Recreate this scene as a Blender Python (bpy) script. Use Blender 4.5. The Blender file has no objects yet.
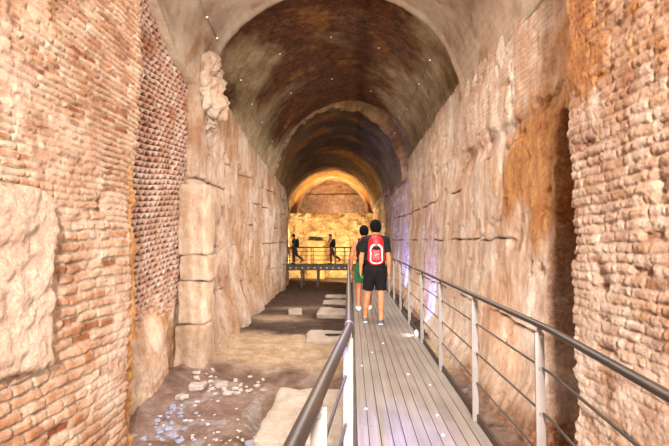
import bpy, bmesh, math, random
import numpy as np
from mathutils import Vector, Matrix

random.seed(7)
RNG = np.random.RandomState(7)
scene = bpy.context.scene
COL = scene.collection
E = 2.75            # eye height above the tunnel ground
DECK = E - 1.42     # walkway level
F = 446.0

# ------------------------------------------------------------------ camera
cam_d = bpy.data.cameras.new('camera')
cam = bpy.data.objects.new('camera', cam_d)
COL.objects.link(cam)
cam_d.sensor_width = 36.0
cam_d.lens = 36.0 * F / 669.0
cam_d.clip_start = 0.02
cam.location = (0, 0, E)
cam.rotation_euler = (math.radians(90 + 2.18), 0, math.radians(2.247))
scene.camera = cam
CAM_M = cam.rotation_euler.to_matrix()


def P(px, py, Y):
    """world point seen at photo pixel (px,py) at depth Y"""
    d = CAM_M @ Vector(((px - 334.5) / F, (223 - py) / F, -1))
    return Vector((0, 0, E)) + d * (Y / d.y)


# ------------------------------------------------------------------ noise
def _h(ix, iy, iz, seed):
    h = (ix.astype(np.int64) * 374761393 + iy.astype(np.int64) * 668265263 + iz.astype(np.int64) * 2147483647 + seed * 974634599) & 0xFFFFFFFF
    h = ((h ^ (h >> 13)) * 1274126177) & 0xFFFFFFFF
    h = ((h ^ (h >> 16)) * 2246822519) & 0xFFFFFFFF
    h = h ^ (h >> 15)
    return (h & 0xFFFFFF).astype(np.float64) / 0xFFFFFF


def h2(ix, iy, seed=0):
    return _h(ix, iy, ix * 0, seed)


def vn(x, y, z, seed=0):
    x0 = np.floor(x); y0 = np.floor(y); z0 = np.floor(z)
    fx = x - x0; fy = y - y0; fz = z - z0
    fx = fx * fx * (3 - 2 * fx); fy = fy * fy * (3 - 2 * fy); fz = fz * fz * (3 - 2 * fz)
    r = 0
    for i in (0, 1):
        wx = fx if i else 1 - fx
        for j in (0, 1):
            wy = fy if j else 1 - fy
            for k in (0, 1):
                wz = fz if k else 1 - fz
                r = r + wx * wy * wz * _h(x0 + i, y0 + j, z0 + k, seed)
    return r


def fbm(x, y, z=None, octs=4, seed=0, gain=0.5):
    """-1..1"""
    if z is None:
        z = np.zeros_like(x)
    a = 1.0; t = 0; s = 0; f = 1.0
    for o in range(octs):
        t = t + a * (vn(x * f, y * f, z * f, seed + o * 17) * 2 - 1)
        s += a; a *= gain; f *= 2.03
    return t / s * 1.6


def sstep(a, b, x):
    t = np.clip((x - a) / (b - a), 0, 1)
    return t * t * (3 - 2 * t)


def bump2(u, v, cu, cv, su, sv):
    return np.exp(-((u - cu) / su) ** 2 - ((v - cv) / sv) ** 2)


def bricks(u, v, h, L, joint, seed, warp=0.02):
    """returns mortar mask, per-brick random, second random"""
    vw = v + warp * fbm(u * 0.9, v * 0.9, octs=3, seed=seed + 5) + 0.25 * joint * fbm(u * 9, v * 9, octs=2, seed=seed + 6)
    uw = u + 0.3 * joint * fbm(u * 8, v * 8, octs=2, seed=seed + 7)
    r = np.floor(vw / h)
    ln = L * (0.65 + 0.7 * h2(r, r * 0 + 3, seed))
    uu = (uw + h2(r, r * 0 + 9, seed) * 5) / ln
    c = np.floor(uu)
    fu = uu - c; fv = vw / h - r
    # jitter the ends of each brick
    d = np.minimum(np.minimum(fu, 1 - fu) * ln, np.minimum(fv, 1 - fv) * h)
    mort = 1 - sstep(joint * 0.3, joint * 0.75, d)
    return mort, h2(r, c, seed + 1), h2(r, c, seed + 2)


# ------------------------------------------------------------------ mesh helpers
def link(name, me, mats=None, parent=None, loc=None):
    o = bpy.data.objects.new(name, me)
    COL.objects.link(o)
    if mats is not None and me is not None:
        for m in (mats if isinstance(mats, (list, tuple)) else [mats]):
            me.materials.append(m)
    if parent is not None:
        o.parent = parent
    if loc is not None:
        o.location = loc
    return o


def fast_mesh(name, co, faces, smooth=True):
    me = bpy.data.meshes.new(name)
    if isinstance(faces, np.ndarray):
        n = len(faces)
        me.vertices.add(len(co)); me.vertices.foreach_set('co', np.asarray(co, np.float32).ravel())
        me.loops.add(n * 4); me.loops.foreach_set('vertex_index', faces.astype(np.int32).ravel())
        me.polygons.add(n)
        me.polygons.foreach_set('loop_start', np.arange(0, n * 4, 4, dtype=np.int32))
        try:
            me.polygons.foreach_set('loop_total', np.full(n, 4, np.int32))
        except Exception:
            pass
        me.update(calc_edges=True)
    else:
        me.from_pydata([tuple(c) for c in co], [], faces)
        me.update()
    me.validate()
    if smooth:
        me.polygons.foreach_set('use_smooth', np.ones(len(me.polygons), bool))
    return me


def add_attr(me, name, vals):
    a = me.attributes.new(name, 'FLOAT', 'POINT')
    v = np.zeros(len(me.vertices), np.float32)
    v[:len(vals)] = vals
    a.data.foreach_set('value', v)


def grid_faces(nu, nv, flip=False):
    i, j = np.meshgrid(np.arange(nu - 1), np.arange(nv - 1), indexing='ij')
    a = (i * nv + j).ravel(); b = ((i + 1) * nv + j).ravel(); c = ((i + 1) * nv + j + 1).ravel(); d = (i * nv + j + 1).ravel()
    f = np.stack([a, b, c, d], 1)
    return f[:, ::-1] if flip else f


def sheet(name, X, Y, Z, back, mat, attrs, flip=False, kind='structure'):
    """thick relief sheet: front grid (nu x nv) plus skirts and back face; back = offset vector or arrays"""
    nu, nv = X.shape
    front = np.stack([X.ravel(), Y.ravel(), Z.ravel()], 1)
    ring = [i * nv for i in range(nu)] + [(nu - 1) * nv + j for j in range(1, nv)] + \
           [i * nv + nv - 1 for i in range(nu - 2, -1, -1)] + [j for j in range(nv - 2, 0, -1)]
    ring = np.array(ring)
    bk = np.stack([np.broadcast_to(b, X.shape).ravel() for b in back], 1)
    # coarse back grid
    su = np.unique(np.linspace(0, nu - 1, min(nu, 25)).astype(int)); sv = np.unique(np.linspace(0, nv - 1, min(nv, 25)).astype(int))
    rb = front[ring] + bk[ring]
    n0 = len(front)
    rb_idx = n0 + np.arange(len(ring))
    nxt = np.roll(np.arange(len(ring)), -1)
    sk = np.stack([ring[nxt], ring, rb_idx, rb_idx[nxt]], 1)
    bi = (su[:, None] * nv + sv[None, :]).ravel()
    bc = front[bi] + bk[bi]
    bf = grid_faces(len(su), len(sv), True) + n0 + len(ring)
    f = np.concatenate([grid_faces(nu, nv), sk, bf])
    if flip:
        f = f[:, ::-1]
    me = fast_mesh(name, np.concatenate([front, rb, bc]), np.ascontiguousarray(f))
    for k, v in attrs.items():
        add_attr(me, k, np.broadcast_to(v, X.shape).ravel())
    o = link(name, me, mat)
    if kind:
        o['kind'] = kind
    return o


def boxes_mesh(name, boxes, bevel=0.0, segs=1):
    bm = bmesh.new()
    for (x0, y0, z0, x1, y1, z1) in boxes:
        r = bmesh.ops.create_cube(bm, size=1.0, matrix=Matrix.Translation(((x0 + x1) / 2, (y0 + y1) / 2, (z0 + z1) / 2)) @ Matrix.Diagonal((x1 - x0, y1 - y0, z1 - z0, 1)))
    if bevel:
        bmesh.ops.bevel(bm, geom=bm.edges[:], offset=bevel, segments=segs, affect='EDGES', profile=0.7)
    me = bpy.data.meshes.new(name); bm.to_mesh(me); bm.free()
    return me


def tube_mesh(name, pts, rad, n=10, rz=None, closed=False):
    """sweep an ellipse (rad across, rz up) along pts"""
    pts = [Vector(p) for p in pts]
    rz = rad if rz is None else rz
    vs = []; fs = []
    for i, p in enumerate(pts):
        a = pts[max(i - 1, 0)]; b = pts[min(i + 1, len(pts) - 1)]
        t = (b - a).normalized()
        up = Vector((0, 0, 1)) if abs(t.z) < 0.95 else Vector((0, 1, 0))
        s = t.cross(up).normalized(); u = s.cross(t).normalized()
        for k in range(n):
            an = 2 * math.pi * k / n
            vs.append(p + s * math.cos(an) * rad + u * math.sin(an) * rz)
    for i in range(len(pts) - 1):
        for k in range(n):
            k2 = (k + 1) % n
            fs.append((i * n + k, i * n + k2, (i + 1) * n + k2, (i + 1) * n + k))
    fs.append(tuple(range(n))[::-1]); fs.append(tuple((len(pts) - 1) * n + k for k in range(n)))
    me = fast_mesh(name, vs, fs)
    return me


def rough_block(name, size, cuts=14, amp=0.03, rnd=0.06, seed=0, freq=3.0, sink=0):
    """rough-hewn stone block, origin at base centre"""
    bm = bmesh.new()
    bmesh.ops.create_cube(bm, size=2.0)
    bmesh.ops.subdivide_edges(bm, edges=bm.edges[:], cuts=cuts, use_grid_fill=True)
    co = np.array([v.co[:] for v in bm.verts])
    hs = np.array(size) / 2
    p = co * hs
    inner = np.maximum(hs - rnd, 0.001)
    q = np.clip(p, -inner, inner)
    dv = p - q
    ln = np.linalg.norm(dv, axis=1, keepdims=True)
    nrm = np.where(ln > 1e-6, dv / np.maximum(ln, 1e-6), 0)
    p = q + nrm * np.minimum(ln, rnd)
    o = seed * 13.7
    n1 = fbm(p[:, 0] * freq + o, p[:, 1] * freq, p[:, 2] * freq, 5, seed)
    n2 = fbm(p[:, 0] * freq * .6 - o, p[:, 1] * freq * .6, p[:, 2] * freq * .6, 3, seed + 3)
    p = p + nrm * (n1 * amp + n2 * amp * 0.8)[:, None]
    p[:, 2] += hs[2] - sink
    for v, c in zip(bm.verts, p):
        v.co = c
    for f in bm.faces:
        f.smooth = True
    me = bpy.data.meshes.new(name); bm.to_mesh(me); bm.free()
    return me


def thing(name, label, cat, loc=(0, 0, 0), rotz=0, group=None):
    o = bpy.data.objects.new(name, None)
    COL.objects.link(o)
    o.empty_display_size = 0.1
    o.location = loc; o.rotation_euler = (0, 0, rotz)
    o['label'] = label; o['category'] = cat
    if group:
        o['group'] = group
    return o


def tag(o, label, cat, group=None, kind=None):
    o['label'] = label; o['category'] = cat
    if group:
        o['group'] = group
    if kind:
        o['kind'] = kind
    return o


# ------------------------------------------------------------------ materials
def lin(c):
    if isinstance(c, str):
        c = c.lstrip('#'); c = [int(c[i:i + 2], 16) / 255 for i in (0, 2, 4)]
    return tuple((x / 12.92 if x <= 0.04045 else ((x + 0.055) / 1.055) ** 2.4) for x in c) + (1,)


class NT:
    def __init__(s, name):
        s.m = bpy.data.materials.new(name); s.m.use_nodes = True
        s.t = s.m.node_tree; s.t.nodes.clear()
        s.out = s.n('ShaderNodeOutputMaterial'); s.b = s.n('ShaderNodeBsdfPrincipled')
        s.l(s.b.outputs[0], s.out.inputs[0])

    def n(s, typ, **kw):
        nd = s.t.nodes.new(typ)
        for k, v in kw.items():
            setattr(nd, k, v)
        return nd

    def l(s, a, b):
        s.t.links.new(a, b)

    def attr(s, name):
        return s.n('ShaderNodeAttribute', attribute_name=name).outputs['Fac']

    def coord(s, scale=(1, 1, 1), kind='Object'):
        c = s.n('ShaderNodeTexCoord'); m = s.n('ShaderNodeMapping')
        m.inputs['Scale'].default_value = scale
        s.l(c.outputs[kind], m.inputs[0])
        return m.outputs[0]

    def noise(s, scale, detail=6, rough=0.6, dist=0.0, co=None):
        n = s.n('ShaderNodeTexNoise')
        n.inputs['Scale'].default_value = scale; n.inputs['Detail'].default_value = detail
        n.inputs['Roughness'].default_value = rough; n.inputs['Distortion'].default_value = dist
        s.l(co if co is not None else s.coord(), n.inputs['Vector'])
        return n.outputs['Fac']

    def ramp(s, fac, stops):
        r = s.n('ShaderNodeValToRGB')
        e = r.color_ramp.elements
        while len(e) < len(stops):
            e.new(0.5)
        for x, (p, c) in zip(e, stops):
            x.position = p; x.color = lin(c) if not isinstance(c, (int, float)) else (c, c, c, 1)
        s.l(fac, r.inputs[0])
        return r.outputs[0]

    def mix(s, fac, a, b, mode='MIX'):
        m = s.n('ShaderNodeMix', data_type='RGBA', blend_type=mode)
        for v, i in ((fac, 0), (a, 6), (b, 7)):
            if isinstance(v, (int, float)):
                m.inputs[i].default_value = v
            elif isinstance(v, (str, tuple)):
                m.inputs[i].default_value = lin(v)
            else:
                s.l(v, m.inputs[i])
        return m.outputs[2]

    def math(s, op, a, b=0.0):
        m = s.n('ShaderNodeMath', operation=op)
        for v, i in ((a, 0), (b, 1)):
            if isinstance(v, (int, float)):
                m.inputs[i].default_value = v
            else:
                s.l(v, m.inputs[i])
        return m.outputs[0]

    def bump(s, h, strength=0.5, dist=0.02):
        b = s.n('ShaderNodeBump')
        b.inputs['Strength'].default_value = strength; b.inputs['Distance'].default_value = dist
        s.l(h, b.inputs['Height']); s.l(b.outputs[0], s.b.inputs['Normal'])

    def done(s, col, rough=0.85, metal=0.0, spec=0.3):
        if isinstance(col, (str, tuple)):
            s.b.inputs['Base Color'].default_value = lin(col)
        else:
            s.l(col, s.b.inputs['Base Color'])
        if isinstance(rough, (int, float)):
            s.b.inputs['Roughness'].default_value = rough
        else:
            s.l(rough, s.b.inputs['Roughness'])
        s.b.inputs['Metallic'].default_value = metal
        s.b.inputs['Specular IOR Level'].default_value = spec
        return s.m


def masonry(name, palette, mortar, stains_and_glow, bump=0.6, fine=60, var=0.35, streak=0.0, bdist=0.02, grime=0.7, tone='#cdcbcc'):
    t = NT(name)
    n1 = t.noise(5, 8, 0.65); n2 = t.noise(fine, 5, 0.7); n3 = t.noise(18, 6, 0.65, 0.4)
    r = t.math('ADD', t.attr('rnd'), t.math('MULTIPLY', t.math('SUBTRACT', n1, 0.5), 1.2))
    c = t.ramp(r, palette)
    mo = t.ramp(n3, [(0.3, mortar[0]), (0.7, mortar[1])])
    c = t.mix(t.attr('mort'), c, mo)
    for i, (col_a, col_b, pw) in enumerate(stains_and_glow):
        a = t.attr('s%d' % (i + 1))
        f = t.math('MULTIPLY', a, t.ramp(n3, [(0.25, 1.0 - pw), (0.6, 1.0)]))
        c = t.mix(f, c, t.ramp(n1, [(0.35, col_a), (0.65, col_b)]))
    v = t.ramp(n2, [(0.3, 1 - var), (0.65, 1.0)])
    c = t.mix(1.0, c, v, 'MULTIPLY')
    ng = t.noise(2.0, 10, 0.75, 0.2, t.coord((1, 1, 0.55)))
    c = t.mix(t.ramp(ng, [(0.40, grime), (0.60, 0.0)]), c, t.mix(1.0, c, '#c4a184', 'MULTIPLY'))
    c = t.mix(1.0, c, tone, 'MULTIPLY')
    if streak:
        ns = t.noise(1.0, 6, 0.6, 0.3, t.coord((5, 5, 0.35)))
        c = t.mix(1.0, c, t.ramp(ns, [(0.35, 1 - streak), (0.62, 1.0)]), 'MULTIPLY')
    n4 = t.noise(33, 6, 0.7)
    t.bump(t.math('ADD', n2, t.math('MULTIPLY', n4, 1.2)), bump, bdist)
    return t.done(c, 0.92, 0, 0.2)


def simple(name, a, b, scale=8, rough=0.6, metal=0.0, bump=0.0, spec=0.4, stretch=(1, 1, 1), bdist=0.005):
    t = NT(name)
    n = t.noise(scale, 5, 0.6, 0.0, t.coord(stretch))
    c = t.ramp(n, [(0.3, a), (0.7, b)])
    if bump:
        t.bump(n, bump, bdist)
    return t.done(c, rough, metal, spec)


PAL_BRICK = [(0.0, '#9c5a32'), (0.22, '#c48a60'), (0.45, '#dbb08c'), (0.7, '#e6c8aa'), (1.0, '#cf9464')]
PAL_PINK = [(0.0, '#b98f70'), (0.3, '#dab99c'), (0.6, '#e8d1bc'), (1.0, '#d6b08c')]
M_leftbrick = masonry('left_brick', PAL_BRICK, ('#cbb095', '#e8d6bf'),
                      [('#c98a3c', '#e0b070', 0.5), ('#e6cdb4', '#f0dfca', 0.3), ('#b56a2c', '#8a5a40', 0.6)], 0.7)
M_rightbrick = masonry('right_brick', PAL_PINK, ('#cdb098', '#e6d3c0'),
                       [('#b5702a', '#cf9450', 0.5), ('#eddccb', '#e4c9b2', 0.4), ('#8d4f2a', '#a5683c', 0.5)], 0.7)
M_recess = masonry('recess_brick', [(0.0, '#cf9f86'), (0.4, '#e2bfaa'), (0.8, '#ecd4c2'), (1.0, '#d29a6c')], ('#5a3c2a', '#7a563e'),
                   [('#e2cbb2', '#efdfcb', 0.3), ('#c98f4e', '#d9ad78', 0.4), ('#a5572c', '#c07a48', 0.5)], 0.6)
M_wallD = masonry('left_core', [(0.0, '#d2ae90'), (0.4, '#e2c8b0'), (0.75, '#efdfce'), (1.0, '#e2c8ac')], ('#7a5a42', '#a58262'),
                  [('#f0e2d2', '#e6d2bd', 0.6), ('#c09060', '#d2a878', 0.5), ('#c9a24e', '#dcc07a', 0.4)], 0.9, 40, 0.3, 0.22, 0.04, 0.7, '#dcd9d8')
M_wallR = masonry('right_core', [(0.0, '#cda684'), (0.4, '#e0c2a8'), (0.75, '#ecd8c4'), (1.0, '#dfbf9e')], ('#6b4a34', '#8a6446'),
                  [('#b8732a', '#d09a4c', 0.5), ('#6e3f1c', '#8e5524', 0.6), ('#ead9c6', '#f0e4d6', 0.4)], 0.7, 45, 0.28, 0.25, 0.03, 0.7, '#d8d4d2')  # first colour pair also carries the painted orange lamp glow
M_vnear = masonry('vault_near', [(0.0, '#a5907a'), (0.5, '#bfab92'), (1.0, '#cfbda6')], ('#7a6450', '#8d7862'),
                  [('#d8c2a8', '#c5a588', 0.5), ('#9a7a5a', '#b08c68', 0.5), ('#8d6c50', '#a08060', 0.5)], 0.25, 22, 0.15, 0.0, 0.02, 0.4)
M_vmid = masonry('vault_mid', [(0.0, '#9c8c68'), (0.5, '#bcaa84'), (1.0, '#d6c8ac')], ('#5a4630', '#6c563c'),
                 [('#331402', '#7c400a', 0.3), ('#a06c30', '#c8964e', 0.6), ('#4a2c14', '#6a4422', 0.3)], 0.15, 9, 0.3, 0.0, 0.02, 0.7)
M_vfar = masonry('vault_far', [(0.0, '#5e5242'), (0.5, '#8a7858'), (1.0, '#a5906a')], ('#5a4630', '#6c563c'),
                 [('#2c1f22', '#4a3524', 0.6), ('#8a5a24', '#a8742e', 0.5), ('#9a8a6a', '#b3a27e', 0.3)], 0.3, 14, 0.3, 0.0, 0.02, 0.6)
M_ring = masonry('arch_rubble', [(0.0, '#8d6a48'), (0.5, '#b8926a'), (1.0, '#d8bc94')], ('#5a3e28', '#6c4e34'),
                 [('#d6b27a', '#c79a5c', 0.5)], 0.9, 40, 0.35)
M_end = masonry('end_wall', [(0.0, '#b8935e'), (0.5, '#cfae7c'), (1.0, '#dcc294')], ('#94703f', '#a8834e'),
                [('#9a7e62', '#b0947a', 0.4), ('#8a6030', '#a07840', 0.5)], 0.9, 30, 0.4, 0.0, 0.05)
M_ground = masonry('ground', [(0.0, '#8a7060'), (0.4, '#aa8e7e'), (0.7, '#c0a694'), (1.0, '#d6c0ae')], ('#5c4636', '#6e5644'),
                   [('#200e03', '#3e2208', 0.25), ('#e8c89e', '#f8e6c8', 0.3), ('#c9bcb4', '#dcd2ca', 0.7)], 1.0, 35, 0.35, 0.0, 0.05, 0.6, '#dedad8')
M_slab = masonry('slab_stone', [(0.0, '#cabba8'), (0.5, '#ddd0c0'), (1.0, '#e9dfd2')], ('#a08c78', '#b5a28e'), [], 0.6, 30, 0.3, 0, 0.02, 0.3, '#c4c0be')
M_block = masonry('block_stone', [(0.0, '#cfae96'), (0.5, '#e0c4ae'), (1.0, '#ecd8c6')], ('#a57e60', '#b58e70'), [], 0.9, 25, 0.35, 0.0, 0.04, 0.5, '#e0dcda')
M_pier = masonry('pier_stone', [(0.0, '#c9a888'), (0.5, '#dcc2a6'), (1.0, '#ead8c2')], ('#8a6a4e', '#9c7c5e'), [], 0.8, 28, 0.25, 0.18, 0.03, 0.6, '#dcd9d8')
M_pebble = simple('pebble_stone', '#8f8278', '#b3a79c', 12, 0.9, 0, 0.5)
M_bluish = simple('grey_stone', '#6c6b78', '#8e8d98', 12, 0.9, 0, 0.5)


def deck_mat():
    t = NT('deck_boards')
    n = t.noise(1.0, 6, 0.65, 0.2, t.coord((40, 1.2, 10)))
    n2 = t.noise(2.5, 5, 0.6)
    c = t.ramp(t.math('ADD', n, t.math('MULTIPLY', t.math('SUBTRACT', n2, 0.5), 0.7)), [(0.25, '#574e48'), (0.55, '#6f655e'), (0.8, '#80776f')])
    g = t.attr('rnd')
    c = t.mix(t.math('MULTIPLY', g, 0.3), c, '#7d6d60')
    t.bump(n, 0.2, 0.004)
    return t.done(c, t.ramp(n2, [(0.3, 0.42), (0.7, 0.6)]), 0, 0.4)


M_deck = deck_mat()
M_toe = simple('bronze_edge', '#2e241b', '#463628', 10, 0.5, 0.2)
M_post = simple('pale_post_paint', '#6e6662', '#7e7671', 4, 0.4, 0.2)
M_rail = simple('brown_handrail', '#1d1511', '#33261e', 3, 0.45, 0.1, 0.0, 0.5, (8, 1, 8))
M_rod = simple('steel_rod', '#2c2520', '#453a32', 6, 0.4, 0.4)
M_screw = simple('bolt_steel', '#8a8580', '#b0aca6', 6, 0.3, 0.8)
M_beam = simple('dark_beam', '#3a342c', '#4c4438', 8, 0.6, 0.2)
M_cable = simple('wire_grey', '#6b5c4c', '#857462', 8, 0.6, 0.3)
M_white = simple('white_plastic', '#e4e0da', '#f0ece6', 8, 0.5)
M_paper = simple('white_paper', '#dcd8d2', '#ece8e2', 8, 0.8)
SKIN = simple('skin', '#a86a46', '#bd7e5a', 14, 0.55, 0, 0, 0.3)
SKIN_RED = simple('skin_ruddy', '#ad5f3c', '#c07350', 14, 0.55, 0, 0, 0.3)
HAIR = simple('hair_black', '#060404', '#130d0b', 60, 0.95, 0, 0.8, 0.1)
HAIR_RED = simple('hair_auburn', '#3c1a12', '#5a281c', 40, 0.5)
BLACK = simple('black_cloth', '#0d0c0d', '#191718', 18, 0.85, 0, 0.3, 0.2)
BLACK2 = simple('black_cloth_shorts', '#0a0909', '#151313', 18, 0.9, 0, 0.3, 0.2)
REDBAG = simple('red_nylon', '#b01018', '#cc1a22', 12, 0.5, 0, 0.2)
GREEN = simple('green_cloth', '#0f4a26', '#1a6434', 14, 0.8, 0, 0.2)
WHITE = simple('white_trim', '#dcd8d4', '#eeeae6', 14, 0.7)
GREYSHOE = simple('grey_shoe', '#3a3c44', '#565862', 14, 0.7)
RUST = simple('dark_red_cloth', '#3c140c', '#541e12', 14, 0.85)
DARKBLUE = simple('dark_cloth', '#15131a', '#211d24', 14, 0.85)
EYEM = simple('eye_dark', '#1a1210', '#241814', 10, 0.2)


def emit(name, col, strength):
    t = NT(name)
    t.b.inputs['Emission Color'].default_value = lin(col)
    t.b.inputs['Emission Strength'].default_value = strength
    return t.done(col, 0.4)


M_led = emit('led_lens', '#fff2dc', 2.5)

# ------------------------------------------------------------------ walls
def nonuni(*segs):
    """segs of (start, end, step) -> concatenated coordinates"""
    out = []
    for a, b, s in segs:
        n = max(1, int(round((b - a) / s)))
        out.append(np.linspace(a, b, n, endpoint=False))
    out.append(np.array([segs[-1][1]]))
    return np.concatenate(out)


def near_left_wall():
    ys = nonuni((-3.5, 2.4, 0.12), (2.4, 6.12, 0.0125)); zs = nonuni((-0.15, 6.3, 0.0125))
    Y, Z = np.meshgrid(ys, zs, indexing='ij'); zr = Z - E
    mA, rA, qA = bricks(Y, Z, 0.072, 0.27, 0.024, 11)
    mB, rB, qB = bricks(Y, Z, 0.115, 0.30, 0.036, 23, 0.03)
    up = sstep(-0.05, 0.15, zr - 0.15 + 0.35 * fbm(Y * 1.2, Z * 1.2, octs=3, seed=3))
    m = np.where(up > 0.5, mA, mB); r = np.where(up > 0.5, rA, rB); q = np.where(up > 0.5, qA, qB)
    big = fbm(Y * 1.1, Z * 1.1, octs=4, seed=31); fine = fbm(Y * 14, Z * 14, octs=4, seed=33); mid = fbm(Y * 4, Z * 4, octs=4, seed=35)
    # worn and plastered zones where bricks are lost
    loss = 0.9 * sstep(0.05, 0.5, big * 0.8 + mid * 0.35 + 0.55 * bump2(Y, zr, 3.85, 1.6, 0.55, 0.75) - 0.1)
    edge = sstep(5.70, 5.86, Y + 0.10 * fbm(Y * 3, Z * 3, octs=4, seed=37)) * sstep(1.3, 0.9, zr)
    loss = np.maximum(loss * 0.8, edge)
    hgt = (1 - m) * (0.020 + 0.020 * q) * (1 - loss * 0.8) + loss * 0.012 + 0.03 * big + 0.012 * mid + 0.010 * fine
    hgt -= 0.03 * ((q < 0.06) & (m < 0.5)) * (1 - loss)
    hgt -= loss * 0.03 * np.abs(fbm(Y * 7, Z * 7, octs=3, seed=41))
    hgt -= edge * 0.05
    # hole right of centre, at half height
    hgt -= 0.12 * bump2(Y, zr, 5.1, 0.42, 0.07, 0.09) + 0.10 * bump2(Y, zr, 6.02, 1.35, 0.05, 0.12)
    # step where the lower courses stand proud of a broken line
    ln = zr - (-0.62 + 0.5 * (Y - 4.3)) + 0.12 * mid
    hgt += 0.02 * sstep(0.03, -0.03, ln)
    endr = sstep(5.95, 6.12, Y) * (0.06 + 0.05 * fbm(Y * 0 + 1, Z * 6, octs=4, seed=43))
    X = -2.95 + hgt - endr * 1.2
    yj = Y + sstep(5.75, 6.12, Y) * 0.09 * fbm(Y * 2, Z * 5, octs=4, seed=45)
    s1 = np.clip(sstep(0.25, 0.6, big * 0.3 + mid * .4 + 0.9 * bump2(Y, zr, 3.9, 2.3, 0.5, 0.35)) * 0.8 + edge * 0.9, 0, 1)
    s2 = np.clip(loss * (1 - edge) * 0.85, 0, 1)
    s3 = sstep(0.35, 0.7, fbm(Y * 2.2, Z * 5, octs=4, seed=47)) * 0.6 * (1 - loss)
    sheet('wall_left', X, yj, Z, (-0.75, 0, 0), M_leftbrick, dict(rnd=np.where(q < 0.15, r * 0.3, 0.3 + r * 0.6), mort=m * (1 - loss * 0.6), s1=s1, s2=s2, s3=s3))


def recess_wall():
    ys = nonuni((5.2, 7.2, 0.06), (7.2, 10.6, 0.015)); zs = nonuni((-0.15, 7.7, 0.016))
    Y, Z = np.meshgrid(ys, zs, indexing='ij'); zr = Z - E
    hb, lb = 0.105, 0.21
    vw = Z + 0.02 * fbm(Y, Z, octs=3, seed=51) - 0.10 * (Y - 8)
    ro = np.floor(vw / hb)
    uu = (Y + 0.03 * fbm(Y * 3, Z * 3, octs=3, seed=52)) / lb + 0.5 * (ro % 2) + 0.25 * h2(ro, ro * 0, 50)
    co_ = np.floor(uu); fu = uu - co_; fv = vw / hb - ro
    r = h2(ro, co_, 54); q = h2(ro, co_, 56)
    tri = (0.62 + 0.25 * r) * (1 - np.abs(2 * fu - 1) * (0.85 + 0.3 * q)) - fv
    m = np.maximum(sstep(-0.06, 0.12, tri), 0.5 * sstep(0.88, 1.0, fv))
    mid = fbm(Y * 3, Z * 3, octs=4, seed=53); fine = fbm(Y * 12, Z * 12, octs=3, seed=55)
    low = sstep(-1.15, -1.6, zr + 0.25 * mid)
    bulge = sstep(-1.2, -2.5, zr) * 0.35 * sstep(9.4, 8.0, Y)
    hgt = (1 - m) * (0.055 + 0.03 * q) * (1 - low) + 0.03 * mid + 0.012 * fine + bulge + low * 0.05 * fbm(Y * 2, Z * 1.2, octs=4, seed=57)
    X = -3.78 + hgt
    s1 = low * sstep(-0.3, 0.1, fbm(Y * 1.5, Z * 1.5, octs=4, seed=59) + 0.2)
    s2 = np.clip(low * (1 - s1) + 0.3 * low, 0, 1)
    s3 = sstep(0.2, 0.6, mid) * 0.7 * sstep(0.6, 2.2, zr)
    sheet('wall_left_recess', X, Y, Z, (-0.6, 0, 0), M_recess, dict(rnd=r * 0.8 + .1, mort=m * (1 - low), s1=s1, s2=s2, s3=s3))


YL = [0, 9.9, 14, 18, 25, 32, 40]; XLv = [-3.5, -3.5, -3.66, -3.72, -3.75, -4.52, -5.2]
ZLt = ([0, 12, 14, 16, 22.6, 26, 32], [3.55, 3.5, 3.3, 3.0, 2.5, 2.25, 1.94])


def XL(Y):
    return np.interp(Y, YL, XLv)


def ZL(Y):
    return np.interp(Y, *ZLt) + E


def left_core_wall():
    ys = nonuni((9.9, 15, 0.03), (15, 22, 0.06), (22, 33, 0.12)); zf = np.linspace(0, 1, 230)
    Y, Fz = np.meshgrid(ys, zf, indexing='ij')
    Z = -0.15 + Fz * (ZL(Y) + 0.5 + 0.15); zr = Z - E
    big = fbm(Y * 0.7, Z * 0.25, octs=4, seed=61); mid = fbm(Y * 2.6, Z * 0.9, octs=5, seed=63); fine = fbm(Y * 8, Z * 6, octs=4, seed=65)
    j = 0
    for zj in (-1.35, -0.15, 0.55, 1.4, 2.2):
        gap = np.abs(zr - zj - 0.04 * fbm(Y * 1.5, Y * 0 + zj, octs=3, seed=67))
        on = sstep(0.0, 0.3, fbm(Y * 0.8, Y * 0 + zj * 3, octs=2, seed=69) + 0.2)
        j = np.maximum(j, sstep(0.035, 0.012, gap) * on)
    hgt = 0.13 * big + 0.07 * mid + 0.02 * fine - 0.07 * j
    hgt += 0.30 * sstep(-1.3, -2.7, zr + 0.3 * mid) * sstep(20, 15, Y)
    hgt -= 0.40 * bump2(Y, zr, 11.2, 2.45, 0.33, 0.30)
    hgt += 0.10 * bump2(Y, zr, 11.0, 3.1, 0.8, 0.3)
    hgt -= 0.10 * sstep(0.4, 0.7, fbm(Y * 2.5, Z * 2.0, octs=3, seed=71))
    hgt = hgt * (0.25 + 0.75 * sstep(0.35, -0.5, Z - ZL(Y)))
    X = XL(Y) + hgt
    s1 = sstep(0.1, 0.5, mid + 0.2 * fine - 0.1) * sstep(1.5, -1.0, zr)
    s2 = sstep(0.1, 0.5, fbm(Y * 0.8, Z * 0.5, octs=4, seed=73)) * 0.7
    sheet('wall_left_core', X, Y, Z, (-0.6, 0, 0), M_wallD, dict(rnd=0.5 + 0.4 * fbm(Y * 1.4, Z * 0.6, octs=4, seed=75), mort=j, s1=s1, s2=s2, s3=sstep(23, 27, Y) * 0.4))


def XR(Y, Z):
    return np.interp(Y, [0, 22, 25, 32, 40], [2.4, 2.4, 2.2, 1.5, 0.9]) + 0.3 * Z / 6.1 * np.interp(Y, [0, 22, 27], [1, 1, 0.2])


def ZR(Y):
    return np.interp(Y, [0, 22, 26, 32], [3.4, 3.35, 2.7, 1.94]) + E


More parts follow.
